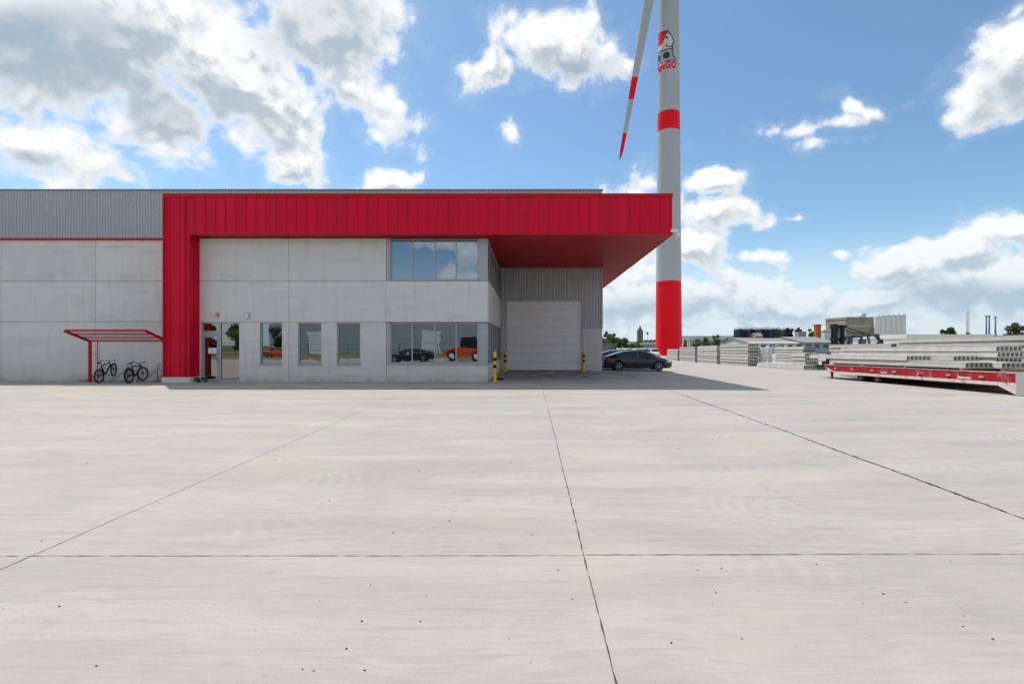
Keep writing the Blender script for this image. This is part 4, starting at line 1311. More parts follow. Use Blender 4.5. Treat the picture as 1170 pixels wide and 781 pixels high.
# ---------------------------------------------------------------- hollow-core slabs
SLABM = {}
def slab_mesh(L, th, w=1.2, cores=6, pale=False):
    key = (round(L, 2), th, cores, pale)
    if key in SLABM: return SLABM[key]
    bm = bmesh.new()
    h = th; g = .035
    outer = [(0, 0), (w, 0), (w, h * .30), (w - g, h * .40), (w - g * 1.6, h * .72), (w - g, h * .80), (w - g, h * .90), (w - .13, h * .90), (w - .13, h), (.13, h), (.13, h * .90), (g, h * .90), (g, h * .80), (g * 1.6, h * .72), (g, h * .40), (0, h * .30)]
    cw = w / cores; rx = cw * .38; rz = h * .37
    loops = [outer] + [[(cw * (i + .5) + rx * math.cos(2 * math.pi * k / 14), h * .51 + rz * math.sin(2 * math.pi * k / 14)) for k in range(14)] for i in range(cores)]
    edges0 = []
    rings = []
    for lp in loops:
        a = [bm.verts.new((x, 0, z)) for x, z in lp]; b = [bm.verts.new((x, L, z)) for x, z in lp]
        rings.append((a, b))
        n = len(lp)
        for i in range(n):
            bm.faces.new((a[i], a[(i + 1) % n], b[(i + 1) % n], b[i]))
    for side in (0, 1):
        es = []
        for r_ in rings:
            vs = r_[side]; n = len(vs)
            for i in range(n):
                es.append(bm.edges.get((vs[i], vs[(i + 1) % n])))
        bmesh.ops.triangle_fill(bm, use_beauty=True, use_dissolve=False, edges=es)
    bmesh.ops.recalc_face_normals(bm, faces=bm.faces)
    me = bpy.data.meshes.new('hollow_core_slab'); bm.to_mesh(me); bm.free()
    me.materials.append(M_SLAB2 if pale else M_SLAB)
    SLABM[key] = me
    return me
ORD = ['lowest', 'second', 'third', 'fourth', 'fifth', 'sixth', 'seventh', 'eighth', 'ninth', 'tenth']
srng = random.Random(11)
def slab(x, y, h, L, th, label, group, pale=None, cores=6, base=None):
    """h: height of the underside above the ground, measured square to the sloping yard"""
    me = slab_mesh(L, th, cores=cores, pale=(srng.random() < .4 if pale is None else pale))
    o = bpy.data.objects.new('hollow_core_slab', me); COL.objects.link(o)
    z = base if base is not None else gz(x, y)
    o.rotation_euler = (SLOPE if y < 73 else 0, 0, 0)
    o.location = (x, y + h * math.sin(-SLOPE) * 0, z + h)
    tag(o, label, 'concrete slab', group)
    return o
def pile(x, y0_, y1_, n, th, where, group, h0=.0, jit=.12, short=None):
    for k in range(n):
        a = y0_ + srng.uniform(0, jit); b = y1_ - srng.uniform(0, jit)
        slab(x + srng.uniform(-.012, .012), a, h0 + k * (th + .001), b - a, th, '%s hollow core slab from the ground in %s' % (ORD[k], where), group)
# row A: long row running away towards the turbine
pile(24.4, 54.2, 62.4, 7, .360, 'the row pile nearest the camera', 'slabs in the long row of piles', jit=.15)
pile(24.4, 63.3, 70.9, 7, .345, 'the second nearest pile of the long row', 'slabs in the long row of piles', jit=.15)
pile(24.4, 71.8, 79.4, 7, .335, 'the third nearest pile of the long row', 'slabs in the long row of piles', jit=.15)
pile(24.4, 80.4, 86.6, 5, .375, 'the low far pile in front of the turbine foot', 'slabs in the long row of piles', jit=.15)
# bottom long pale slab and what lies on it
slab(24.5, 43.4, .02, 9.0, .44, 'long pale slab lying alone on the ground in front of the row piles, ends full of round cores', 'slabs in the middle of the yard', True)
slab(25.72, 43.9, .02, 8.6, .44, 'pale slab on the ground behind the long pale one, its cored end showing beside it', 'slabs in the middle of the yard', True)
for k in range(3):
    slab(24.75, 43.55 + .05 * k, .461 + k * .361, 2.2, .36, ['lowest', 'middle', 'topmost'][k] + ' short slab stacked on the near end of the long pale slab', 'slabs in the middle of the yard')
pile(25.95, 45.9, 51.6, 6, .277, 'the pile standing between the wrapped pallets and the trailer', 'slabs in the middle of the yard', h0=.462, jit=.3)
# behind the trailer
pile(21.0, 21.6, 33.0, 7, .268, 'the long pile right behind the loaded trailer', 'slabs in the piles behind the trailer', h0=.05, jit=.25)
pile(22.35, 24.0, 34.5, 7, .268, 'the second long pile behind the loaded trailer', 'slabs in the piles behind the trailer', h0=.05, jit=.35)
pile(23.7, 20.5, 31.4, 9, .268, 'the tallest pile at the edge of the frame behind the trailer', 'slabs in the piles behind the trailer', h0=.05, jit=.3)
pile(23.75, 31.8, 38.6, 8, .268, 'the pile between the tallest pile and the forklift', 'slabs in the piles behind the trailer', h0=.05, jit=.4)

# ---- roll trailer
TLx, TLy = 18.35, 18.25
trl = thing('roll_trailer', (TLx, TLy, gz(TLx + 1, TLy)), 'long low red cargo trailer with worn white lower edge carrying concrete slabs', 'trailer', None, (SLOPE, 0, 0))
TL, TW = 12.0, 2.55
M_TRRED = mat('worn_red_steel', (.36, .018, .026), rough=.65, spec=.25, var=.15, vscale=2.0, dirt=((.62, .50, .48), .35, 2.5))
M_TRWORN = mat('worn_white_edge', (.72, .64, .61), rough=.7, var=.18, vscale=5.0, dirt=((.50, .06, .07), .9, 2.2))
M_GALV = mat('bare_grey_steel', (.50, .50, .50), rough=.5, metal=.3, var=.12, vscale=3)
# side girders: outline in (y, z)
prof = [(0, .45), (.0, .86), (TL, .86), (TL, .68), (TL - .3, .62), (TL - 1.2, .33), (.35, .33)]
for x in (0, TW - .10):
    MB().prism([(.02, .48), (.02, .84), (TL - .04, .84), (TL - .04, .74), (TL - .35, .68), (TL - 1.0, .48)], 'x', x, x + .10).build('side_girder', M_TRRED, trl)
    MB().prism([(.02, .03), (.02, .478), (TL - 1.0, .478), (TL - .35, .678), (TL - .1, .735), (TL - .35, .60), (TL - 1.25, .34), (.72, .34)], 'x', x - .004, x + .104).build('lower_flange', M_TRWORN, trl)
    MB().box(x - .015, x + .115, .02, TL, .842, .865).build('top_flange', M_TRWORN, trl)
MB().box(.10, TW - .10, .30, TL, .78, .84).build('deck', mat('deck_timber', (.16, .11, .08), rough=.85, var=.3, vscale=3), trl)
mb = MB()
for y in [1 + 1.1 * i for i in range(10)]:
    mb.box(.11, TW - .11, y, y + .12, .45, .779)
mb.build('cross_members', M_TRRED, trl)
# gooseneck end
MB().prism([(-.30, .04), (-.30, .88), (.015, .88), (.015, .02), (-.26, .02)], 'x', -.01, .60).prism([(-.30, .04), (-.30, .88), (.015, .88), (.015, .02), (-.26, .02)], 'x', TW - .60, TW + .01).box(.601, TW - .601, -.28, .01, .55, .875).build('gooseneck_end', M_GALV, trl)
for k, y in enumerate([1.4, 2.95, 4.5, 6.1, 7.7, 9.3, 10.8]):
    b = MB().box(-.045, -.002, y - .10, y + .10, .62, .66).box(-.045, -.002, y - .04, y + .04, .60, .68)
    b.build('stake_bracket', M_TRWORN, trl)
for (y) in (7.6, 8.9):
    for x in (.30, .70, TW - .70, TW - .30):
        w = thing_part('wheel', trl)
        MB().tube((x - .14, y, .235), (x + .14, y, .235), .235, n=24).build('tyre', M_TIRE, w)
        MB().tube((x - .15, y, .235), (x + .15, y, .235), .14, n=20).build('rim', mat('rusty_rim', (.30, .20, .17), rough=.7), w)
    MB().tube((.1, y, .235), (TW - .1, y, .235), .06).build('axle', M_STEELBLK, trl)
for x in (.2, TW - .2):
    MB().box(x - .05, x + .05, TL - .55, TL - .45, .0, .60).box(x - .12, x + .12, TL - .6, TL - .4, -.01, .02).build('support_leg', M_TRRED, trl)
for (txt, yc, sz, ln) in (('MAFI', 6.85, .095, .42), ('Seacom', 2.2, .125, .62)):
    me = text_mesh(txt, 1.0, .01)
    vx = [v.co.x for v in me.vertices]; vy = [v.co.y for v in me.vertices]
    sx = ln / (max(vx) - min(vx)); sy = sz / (max(vy) - min(vy)); mx_ = (max(vx) + min(vx)) / 2; my_ = (max(vy) + min(vy)) / 2
    for v in me.vertices:
        v.co = Vector((-.006 - v.co.z * .3, yc - (v.co.x - mx_) * sx, .58 + (v.co.y - my_) * sy))
    me.materials.clear(); me.materials.append(M_WHITE)
    o = bpy.data.objects.new('lettering', me); COL.objects.link(o); o.parent = trl
# cargo on the trailer; helper gives world position for trailer-local coordinates
def tl(x, y, z):
    p = Matrix.Translation((TLx, TLy, gz(TLx + 1, TLy))) @ Matrix.Rotation(SLOPE, 4, 'X') @ Vector((x, y, z))
    return p
def slab_on(x, y, z, L, label, pale=None):
    me = slab_mesh(L, .262, pale=(srng.random() < .5 if pale is None else pale))
    o = bpy.data.objects.new('hollow_core_slab', me); COL.objects.link(o)
    o.rotation_euler = (SLOPE, 0, 0); o.location = tl(x, y, z)
    return tag(o, label, 'concrete slab', 'slabs loaded on the trailer')
def timber(x, y, z, w, label):
    o = MB().box(0, w, 0, .1, 0, .09).build('timber_bearer', M_WOOD); o.rotation_euler = (SLOPE, 0, 0); o.location = tl(x, y, z)
    tag(o, label, 'timber bearer', 'timber bearers under the slabs on the trailer')
timber(.0, 2.3, .866, 2.5, 'timber bearer on the trailer deck just under the nearest slab ends')
timber(.0, 5.4, .866, 2.5, 'timber bearer on the trailer deck, second from the near end')
timber(.0, 8.5, .866, 2.5, 'timber bearer on the trailer deck, above the rear wheels')
timber(.0, 11.0, .866, 2.5, 'timber bearer on the trailer deck at its far tip')
timber(.0, .5, .89, 2.4, 'brown timber bearer loose on the bare near end of the trailer deck')
timber(.9, .9, .89, 1.6, 'shorter brown timber bearer beside the loose one on the near end of the deck')
Z1 = .957
slab_on(.0, 2.15, Z1, 9.3, 'bottom slab on the trailer nearest the camera, with long visible red trailer edge below', False)
slab_on(1.25, 1.85, Z1, 9.6, 'bottom slab on the far side of the trailer', True)
slab_on(.0, 5.35, Z1 + .264, 8.2, 'upper slab on the near side of the trailer, set back from the slab below', True)
slab_on(1.25, 4.15, Z1 + .264, 8.6, 'upper slab on the far side of the trailer, cored end between two others', False)

# ---------------------------------------------------------------- wrapped pallets
def pallet(px0, px1, ytop, D, label, rows=4):
    a = at(px0, ytop, D); b = at(px1, ytop, D); g = gz(a.x, D); w = b.x - a.x; h = a.z - g
    t = thing('wrapped_pallet', (a.x + w / 2, D, g), label, 'pallet', 'wrapped pallets beside the row of slab piles')
    m_ = MB()
    for k in range(3): m_.box(-w / 2, w / 2, .05 + k * .4, .18 + k * .4, 0, .1)
    m_.box(-w / 2, w / 2, 0, 1.0, .1, .13); m_.build('pallet_base', M_WOOD, t)
    rg = random.Random(int(px0)); hh = (h - .13) / rows
    for k in range(rows):
        o_ = MB().box(-w / 2 + rg.uniform(0, .06), w / 2 - rg.uniform(0, .06), .02 + rg.uniform(0, .05), .96, .131 + k * hh, .131 + (k + 1) * hh - .02)
        o_.build('sack_layer', mat('white_wrap', (.66, .66, .64), rough=.4, var=.15, vscale=3), t, bevel=.05)
pallet(870.8, 876.6, 396.5, 53.6, 'white wrapped pallet right of the nearest slab pile end', 5)
pallet(877.4, 883.6, 396.0, 54.4, 'white wrapped pallet next to the mid-yard slab pile', 5)

# ---------------------------------------------------------------- forklift
FK = at(983, 400, 43.0); fx, fy = FK.x, 43.0; fz = gz(fx, fy)
fk = thing('forklift', (fx, fy, fz), 'large dark forklift with a tall black mast standing behind the slab piles', 'forklift')
s43 = 43.0 / F
def fx_(px): return (px - 983) * s43
def fz_(y): return EYE + (HY - y) * s43 - fz
for (a, b, dy_) in ((953.6, 957.4, 0), (957.8, 961.2, .9)):
    mm = MB().box(fx_(a), fx_(b), dy_, dy_ + .18, .25, fz_(369.8)); mm.build('mast_rail', M_STEELBLK, fk)
for (a, b, dy_) in ((963.6, 966.0, .1), (967.0, 969.6, .8)):
    MB().box(fx_(a), fx_(b), dy_, dy_ + .16, .3, fz_(371.5)).build('inner_mast_rail', M_STEELBLK, fk)
MB().box(fx_(955), fx_(969), .2, .9, fz_(374.5), fz_(371)).box(fx_(955), fx_(969), .3, .9, fz_(389), fz_(386)).build('mast_crosshead', M_STEELBLK, fk)
MB().tube((fx_(962.3), .5, .3), (fx_(962.3), .5, fz_(373)), .045).build('hydraulic_cylinder', M_RIM, fk)
MB().box(fx_(946), fx_(954), 0, .9, .45, .75).box(fx_(950), fx_(954), .1, .8, .75, 1.5).build('fork_carriage', M_STEELBLK, fk)
for yy in (.05, .75):
    MB().prism([(fx_(932), .35), (fx_(950), .35), (fx_(950), .47), (fx_(932), .40)], 'y', yy, yy + .15).build('fork', M_STEELBLK, fk)
mm = MB(); mm.path([(fx_(969), .3, fz_(373)), (fx_(976), .3, fz_(376.3)), (fx_(985), .3, fz_(378.8)), (fx_(999), .3, fz_(382.5))], .045)
mm.path([(fx_(969), .6, fz_(376)), (fx_(977), .6, fz_(380)), (fx_(988), .6, fz_(380.5)), (fx_(1000), .6, fz_(384))], .045)
mm.build('hydraulic_hose', M_STEELBLK, fk)
# cab
cb_ = MB()
for (p, q) in (((985, 382.8), (981.5, 397)), ((1003, 381.8), (1006, 397)), ((971, 386), (969, 397))):
    for yy in (0, 1.3):
        pv = Vector((fx_(p[0]), yy, fz_(p[1]))); qv = Vector((fx_(q[0]), yy, fz_(q[1])))
        beam(cb_, pv, qv, .14, .16)
cb_.add([(fx_(985), -.05, fz_(382.6)), (fx_(1004), -.05, fz_(381.4)), (fx_(1004), 1.45, fz_(381.4)), (fx_(985), 1.45, fz_(382.6)),
         (fx_(985), -.05, fz_(384.6)), (fx_(1004), -.05, fz_(383.6)), (fx_(1004), 1.45, fz_(383.6)), (fx_(985), 1.45, fz_(384.6))],
        [(0, 1, 2, 3), (7, 6, 5, 4), (0, 4, 5, 1), (1, 5, 6, 2), (2, 6, 7, 3), (3, 7, 4, 0)])
for yy in (0, 1.35):
    beam(cb_, (fx_(969.5), yy, fz_(386)), (fx_(985), yy, fz_(384.3)), .10, .12)
cb_.box(fx_(988.5), fx_(992.5), .3, .9, fz_(400), fz_(387))
cab = cb_.build('cab', mat('dark_blue_steel', (.03, .045, .07), rough=.45), fk)
MB().add([(fx_(985), .02, fz_(385)), (fx_(1004), .02, fz_(384)), (fx_(1006), .02, fz_(397)), (fx_(982), .02, fz_(397))], [(0, 1, 2, 3)]).build('cab_window', M_CLEAR, cab)
MB().add([(fx_(970), .02, fz_(387)), (fx_(984), .02, fz_(385.5)), (fx_(981), .02, fz_(397)), (fx_(968), .02, fz_(397))], [(0, 1, 2, 3)]).build('cab_window', M_CLEAR, cab)
mm = MB(); beam(mm, (fx_(1004), .4, fz_(383.5)), (fx_(1012), .4, fz_(392)), .16, .2); beam(mm, (fx_(1007), .6, fz_(393)), (fx_(1014), .6, fz_(388.6)), .16, .2)
mm.build('rear_guard', M_STEELBLK, fk)
MB().tube((fx_(1009), .6, fz_(386.5)), (fx_(1009), .6, fz_(384.2)), .10).build('beacon', MATS['orange_lens'], fk)
MB().prism([(fx_(966), .55), (fx_(966), 1.55), (fx_(1000), 1.75), (fx_(1016), 1.7), (fx_(1018), .6), (fx_(1010), .45)], 'y', -.1, 1.6).build('chassis', mat('forklift_body', (.16, .17, .19), rough=.5, var=.1), fk)
for px in (971, 1009):
    for yy in (-.25, 1.35):
        w = thing_part('wheel', fk)
        MB().tube((fx_(px), yy, .55), (fx_(px), yy + .4, .55), .55, n=24).build('tyre', M_TIRE, w)
        MB().tube((fx_(px), yy - .01, .55), (fx_(px), yy + .41, .55), .3, n=20).build('rim', M_YELLOW, w)

# ---------------------------------------------------------------- trees
LEAF = [leaf_material('leaf_mid_green', (.09, .15, .045), (.19, .27, .09)),
        leaf_material('leaf_light_green', (.14, .20, .07), (.26, .33, .13)),
        leaf_material('leaf_dark_green', (.045, .08, .034), (.10, .15, .06)),
        leaf_material('leaf_copper', (.06, .024, .03), (.12, .05, .055)),
        leaf_material('leaf_grey_green', (.10, .12, .075), (.19, .22, .14))]
M_BARK = mat('bark', (.10, .08, .06), rough=.9, var=.3, vscale=4)
def tree(x, y, h, w, kind, label, group, seed, leaves=1500, conical=False):
    rg = random.Random(seed)
    t = thing('tree', (x, y, gz(x, y)), label, 'tree', group)
    m_ = MB(); m_.tube((0, 0, 0), (rg.uniform(-.1, .1), 0, h * .45), h * .028, h * .016, 8)
    lobes = []
    ct = min(h * .85, w * 1.25)               # crown depth
    for k in range(18):
        q_ = rg.uniform(.08, .95)                # 0 top, 1 bottom of the crown
        env = (math.sin(math.pi * min(1, .18 + q_ * .72))) if not conical else (.50 + .5 * q_)
        a = rg.uniform(0, 6.283); rr = rg.uniform(0, w * .40 * env)
        r_ = w * rg.uniform(.12, .20) * max(.6, env)
        c = Vector((math.cos(a) * rr, math.sin(a) * rr, h - r_ - ct * q_ * .9))
        lobes.append((c, r_))
        if k < 9: m_.tube((0, 0, h * rg.uniform(.25, .45)), c, h * .010, h * .004, 5)
    m_.build('trunk', M_BARK, t)
    f = MB(); ls = w * .035
    for i in range(leaves):
        c, r_ = rg.choice(lobes)
        d_ = Vector((rg.gauss(0, 1), rg.gauss(0, 1), rg.gauss(0, .8))).normalized() * r_ * rg.uniform(.45, 1.12)
        p = c + d_
        n_ = Vector((rg.gauss(0, 1), rg.gauss(0, 1), rg.gauss(0, 1))).normalized()
        a = n_.orthogonal().normalized() * ls * rg.uniform(.6, 1.4); b = n_.cross(a).normalized() * ls * rg.uniform(.5, 1.1)
        f.add([p - a - b, p + a - b * .6, p + a * .7 + b, p - a * .8 + b * .9], [(0, 1, 2, 3)])
    me_name = 'crown'
    me = bpy.data.meshes.new(me_name); me.from_pydata([tuple(v) for v in f.v], [], f.f); me.materials.append(LEAF[kind])
    o = bpy.data.objects.new(me_name, me); COL.objects.link(o); o.parent = t
    return t
def tree_px(px, ytop, wpx, D, kind, label, group, leaves=1300, conical=False):
    p = at(px, ytop, D); g = gz(p.x, D)
    return tree(p.x, D, p.z - g, wpx / F * D, kind, label, group, int(px * 7 + D), leaves, conical)
GT = 'trees beyond the yard'
tree_px(692, 376.8, 17, 150, 1, 'tall light green tree at the hall corner, above the navy van', GT, 2600)
tree_px(701, 379.5, 15, 155, 0, 'light green tree second from the hall corner', GT, 2200)
tree_px(707, 384.5, 13, 160, 1, 'low yellow-green tree between the hall corner and the stone tower', GT, 2000)
tree_px(715, 384.2, 15, 160, 1, 'low rounded tree left of the stone tower, behind white vans', GT, 2000)
tree_px(722, 387.5, 12, 170, 0, 'smallest low tree just left of the stone tower', GT)
tree_px(730, 386.8, 13, 150, 1, 'bright green bush in front of the stone tower', GT)
tree_px(738.5, 387.0, 7, 330, 2, 'distant dark tree just right of the stone tower', GT, 700)
tree_px(744.5, 386.4, 7, 330, 2, 'distant dark tree between the stone tower and the turbine foot', GT, 700)
tree_px(750, 386.2, 7, 330, 2, 'distant dark tree touching the left side of the turbine foot', GT, 700)
tree_px(783, 386, 11, 240, 0, 'small green tree just right of the red turbine foot', GT, 900)
tree_px(797, 385, 14, 230, 0, 'green tree behind the third slab pile', GT, 1000)
tree_px(807, 383, 14, 230, 0, 'taller green tree left of the grey-green one over the slab piles', GT, 1100)
tree_px(819, 381, 15, 230, 4, 'tallest grey-green tree above the slab piles', GT, 1300)
tree_px(830, 385, 13, 230, 0, 'low green tree left of the dark tanks', GT, 900)
tree_px(890, 373.6, 11, 235, 4, 'thin grey-green tree rising among the dark tanks', GT, 1500)
tree_px(902, 373, 14, 235, 3, 'dark red copper tree behind the long warehouse', GT, 2200, True)
tree_px(912, 372.6, 12, 238, 3, 'narrower dark red copper tree beside the grey silo', GT, 2000, True)
tree_px(930, 373.5, 16, 240, 0, 'green tree left of the brick chimney', GT, 2000)
tree_px(947, 373.8, 17, 240, 1, 'green tree right of the brick chimney', GT, 2000)
tree_px(1085, 370.5, 22, 220, 2, 'round dark green tree left of the thin grey mast', GT, 1800)
tree_px(1106, 377.5, 15, 240, 2, 'low dark tree at the foot of the thin grey mast', GT, 900)
tree_px(1144, 380, 18, 240, 2, 'low dark tree right of the three dark poles', GT, 900)
tree_px(1162, 366, 24, 215, 4, 'large airy grey-green tree at the edge of the view, right of the dark poles', GT, 1900)
tree_px(1060, 381.5, 18, 260, 2, 'low distant dark tree right of the white silos', GT, 700)
# far off wood line as one mass
rg = random.Random(5); wl = MB()
for i in range(9000):
    x = rg.uniform(-100, 1500); y = 820 + rg.uniform(-25, 25)
    hgt_ = 7 + 3.5 * math.sin(x * .021) + 2.5 * math.sin(x * .093 + 1) + rg.uniform(-1, 1)
    p = Vector((x, y, rg.uniform(-1, hgt_)))
    a = Vector((rg.uniform(1.2, 2.6), rg.uniform(-1, 1), rg.uniform(-.6, .6))); b = Vector((rg.uniform(-.6, .6), rg.uniform(-1, 1), rg.uniform(1.0, 2.2)))
    wl.add([p - a - b, p + a - b, p + a + b, p - a + b], [(0, 1, 2, 3)])
tag(wl.build('distant_woodland', LEAF[2]), 'distant dark woodland along the horizon', 'woodland', kind='stuff')

# ---------------------------------------------------------------- far buildings and structures
M_WALLW = mat('white_render', (.66, .66, .64), rough=.8, var=.1, vscale=.3)
M_WALLG = mat('blue_grey_wall', (.26, .30, .35), rough=.6, var=.1, vscale=.3)
M_WALLC = mat('weathered_concrete', (.37, .315, .26), rough=.9, var=.2, vscale=.25, dirt=((.22, .19, .16), .6, .3))
M_ROOFG = mat('fibre_cement_roof', (.25, .24, .22), rough=.9, var=.15, vscale=.3)
M_ROOFB = mat('brown_roof', (.30, .20, .15), rough=.9, var=.2, vscale=.4)
M_BRICK = mat('brick_orange', (.42, .14, .06), rough=.9, var=.25, vscale=2)
M_TANK = mat('dark_blue_tank', (.022, .034, .058), rough=.9, spec=.1, var=.2, vscale=.3)
M_WIN = mat('window_dark', (.05, .06, .075), rough=.2)
M_STONE = mat('dark_stone', (.17, .165, .155), rough=.9, var=.2, vscale=.3)
def shed(px0, px1, yeave, yridge, D, depth, wall, roof, label, cat='building', name='warehouse', windows=0, doors=0, flat=False, roofover=.4):
    a = at(px0, yeave, D); b = at(px1, yeave, D); rz = at(px0, yridge, D + depth * .5).z
    g = min(gz(a.x, D), gz(b.x, D)) - .05; W_ = b.x - a.x; h = a.z - g
    t = thing(name, (a.x, D, g), label, cat)
    MB().box(0, W_, 0, depth, 0, h).build('wall', wall, t)
    if flat:
        MB().box(-.2, W_ + .2, -.2, depth + .2, h, h + max(.3, rz - g - h)).build('roof', roof, t)
    else:
        MB().prism([(-roofover, h - .1), (depth / 2, rz - g), (depth + roofover, h - .1), (depth + roofover, h - .25), (depth / 2, rz - g - .2), (-roofover, h - .25)], 'x', -.3, W_ + .3).build('roof', roof, t)
        MB().prism([(0, h), (depth / 2, rz - g - .2), (depth, h)], 'x', 0.01, W_ - .01).build('gable', wall, t)
    for k in range(windows):
        xc = W_ * (k + .5) / windows
        MB().box(xc - W_ / windows * .28, xc + W_ / windows * .28, -.05, .02, h * .5, h * .82).build('window', M_WIN, t)
    for k in range(doors):
        xc = W_ * (k + .7) / (doors + .4)
        MB().box(xc - 1.6, xc + 1.6, -.06, .02, 0, h * .75).build('roller_door', M_ALU, t)
    return t
shed(857, 918, 391.5, 386.2, 140, 22, M_WALLW, M_ROOFG, 'long low white warehouse with pale grey pitched roof behind the slab piles', windows=6, doors=1)
shed(852, 884, 391.2, 385.6, 163, 18, M_WALLW, M_ROOFB, 'low shed with brown pitched roof left of the long white warehouse', windows=3)
shed(919, 958, 390.5, 384.6, 138, 24, M_WALLG, M_ROOFG, 'blue-grey warehouse with grey pitched roof left of the forklift mast', windows=4)
shed(779, 846, 388.5, 384.0, 330, 30, mat('pale_far_wall', (.40, .42, .44), rough=.8), M_WALLW, 'very distant pale long hall behind the trees over the slab piles', flat=True)
shed(733, 753, 393.5, 390.8, 190, 20, M_WALLG, M_WALLW, 'low hall with white roof between the stone tower and the turbine foot', flat=True)
shed(716, 733, 393.0, 391.4, 200, 18, M_WALLG, M_ROOFG, 'low blue-grey hall behind the white vans', windows=4)
shed(1010, 1034, 389.0, 384.2, 110, 12, M_WALLG, mat('dark_slate_roof', (.06, .06, .065), rough=.8), 'blue-grey shed with dark pitched roof right of the forklift', windows=0)
shed(1036, 1132, 386.5, 382.6, 96, 16, M_WALLW, M_WALLW, 'long white flat-roofed hall rising just above the tallest slab pile', flat=True)
shed(1132, 1200, 387.0, 383.5, 120, 16, M_WALLC, M_ROOFG, 'grey hall beyond the tallest slab pile at the edge of the view', flat=True)
# brick turret house
t = shed(863, 870.2, 383.5, 380.3, 160, 2.6, M_WALLC, M_ROOFB, 'small square turret with a hipped brown roof rising over the brown shed', 'turret', 'brick_turret', windows=1)
# concrete works building
cbd = shed(966.5, 999, 364.6, 363.0, 205, 14, M_WALLC, M_WALLC, 'tall windowless weathered concrete building left of the white silos', 'building', 'concrete_building', flat=True)
p = at(990, 363, 210)
MB().lathe([(1.5, 0), (1.5, 2.0), (0, 2.2)], (p.x - cbd.location.x, 8, p.z - cbd.location.z), 24).build('roof_tank', M_GALV, cbd)
MB().box(2.0, 2.05, -.06, -.01, 1, 13).box(6.0, 6.06, -.06, -.01, 1, 13).build('drainpipe', M_GALV, cbd)
MB().box(.0, 12.0, -.08, -.01, 10.2, 10.5).build('string_course', M_WALLW, cbd)
# silos
M_SILO = mat('silo_white', (.90, .87, .85), rough=.5, var=.04)
for k in range(6):
    px = 1002 + k * 5.9
    p = at(px, 359.8 - .28 * k * .9 + (.9 if k == 0 else 0), 203); g = gz(p.x, 203)
    t = thing('silo', (p.x, 203, g), ['first white silo of the row, against the concrete building', 'second white silo from the concrete building', 'third white silo from the concrete building',
              'fourth white silo from the concrete building', 'fifth white silo from the concrete building', 'last white silo of the row, farthest from the concrete building'][k], 'silo', 'row of white silos')
    H_ = p.z - g
    MB().lathe([(1.12, 0), (1.12, H_ - .5)], n=28).build('shell', M_SILO, t)
    MB().lathe([(1.16, H_ - .5), (1.16, H_ - .35), (.6, H_), (0, H_ + .05)], n=28).build('cap', M_GALV, t)
# dark tanks
for k, px in enumerate((846, 858.5, 871, 883, 897)):
    D = 250 + (k % 2) * 6; p = at(px, 376.6 + (k == 4) * .6, D); g = gz(p.x, D); H_ = p.z - g; r = 6.9 / F * D
    t = thing('storage_tank', (p.x, D, g), ['leftmost dark blue storage tank with roof railing', 'second dark blue storage tank from the left', 'middle dark blue storage tank behind the turret',
              'fourth dark blue storage tank from the left', 'last dark blue storage tank beside the copper trees'][k], 'storage tank', 'dark storage tanks')
    MB().lathe([(r, 0), (r, H_), (0, H_ + .5)], n=40).build('shell', M_TANK, t)
    m_ = MB(); m_.torus((0, 0, H_ + 1.1), (0, 0, 1), r - .1, .07, 32, 5); m_.torus((0, 0, H_ + .6), (0, 0, 1), r - .1, .05, 32, 5)
    for j in range(16):
        a = 6.283 * j / 16; m_.tube((math.cos(a) * (r - .1), math.sin(a) * (r - .1), H_), (math.cos(a) * (r - .1), math.sin(a) * (r - .1), H_ + 1.1), .06, n=5)
    m_.build('railing', M_GALV, t)
    m_ = MB()
    for j in range(12):
        a = 6.283 * j / 12; m_.tube((math.cos(a) * (r + .05), math.sin(a) * (r + .05), 0), (math.cos(a) * (r + .05), math.sin(a) * (r + .05), H_), .12, n=5)
    m_.build('stiffeners', M_TANK, t)
p = at(917, 378.5, 200); g = gz(p.x, 200)
t = thing('grey_silo', (p.x, 200, g), 'square blue-grey silo block beside the copper trees', 'silo')
MB().box(-1.6, 1.6, 0, 3, 0, p.z - g).build('shell', M_WALLG, t); MB().box(-1.7, -.2, -.1, 3.1, p.z - g, p.z - g + .8).build('cap', M_TANK, t)
# chimney, white block
p = at(937.4, 370.2, 175); g = gz(p.x, 175)
t = thing('brick_chimney', (p.x, 176, g), 'square orange brick chimney above the blue-grey warehouse', 'chimney')
MB().box(-.85, .85, 0, 1.7, 0, p.z - g - .5).build('shaft', M_BRICK, t); MB().box(-.98, .98, -.13, 1.83, p.z - g - .5, p.z - g).build('crown', M_BRICK, t)
p = at(945, 379, 172); g = gz(p.x, 172)
t = thing('plant_room', (p.x, 172, g), 'small white plant room beside the brick chimney', 'plant room')
MB().box(-.9, .9, 0, 2, 0, p.z - g).build('wall', M_WALLW, t); MB().box(-1.0, 1.0, -.1, 2.1, p.z - g, p.z - g + .15).build('roof', M_ROOFG, t)
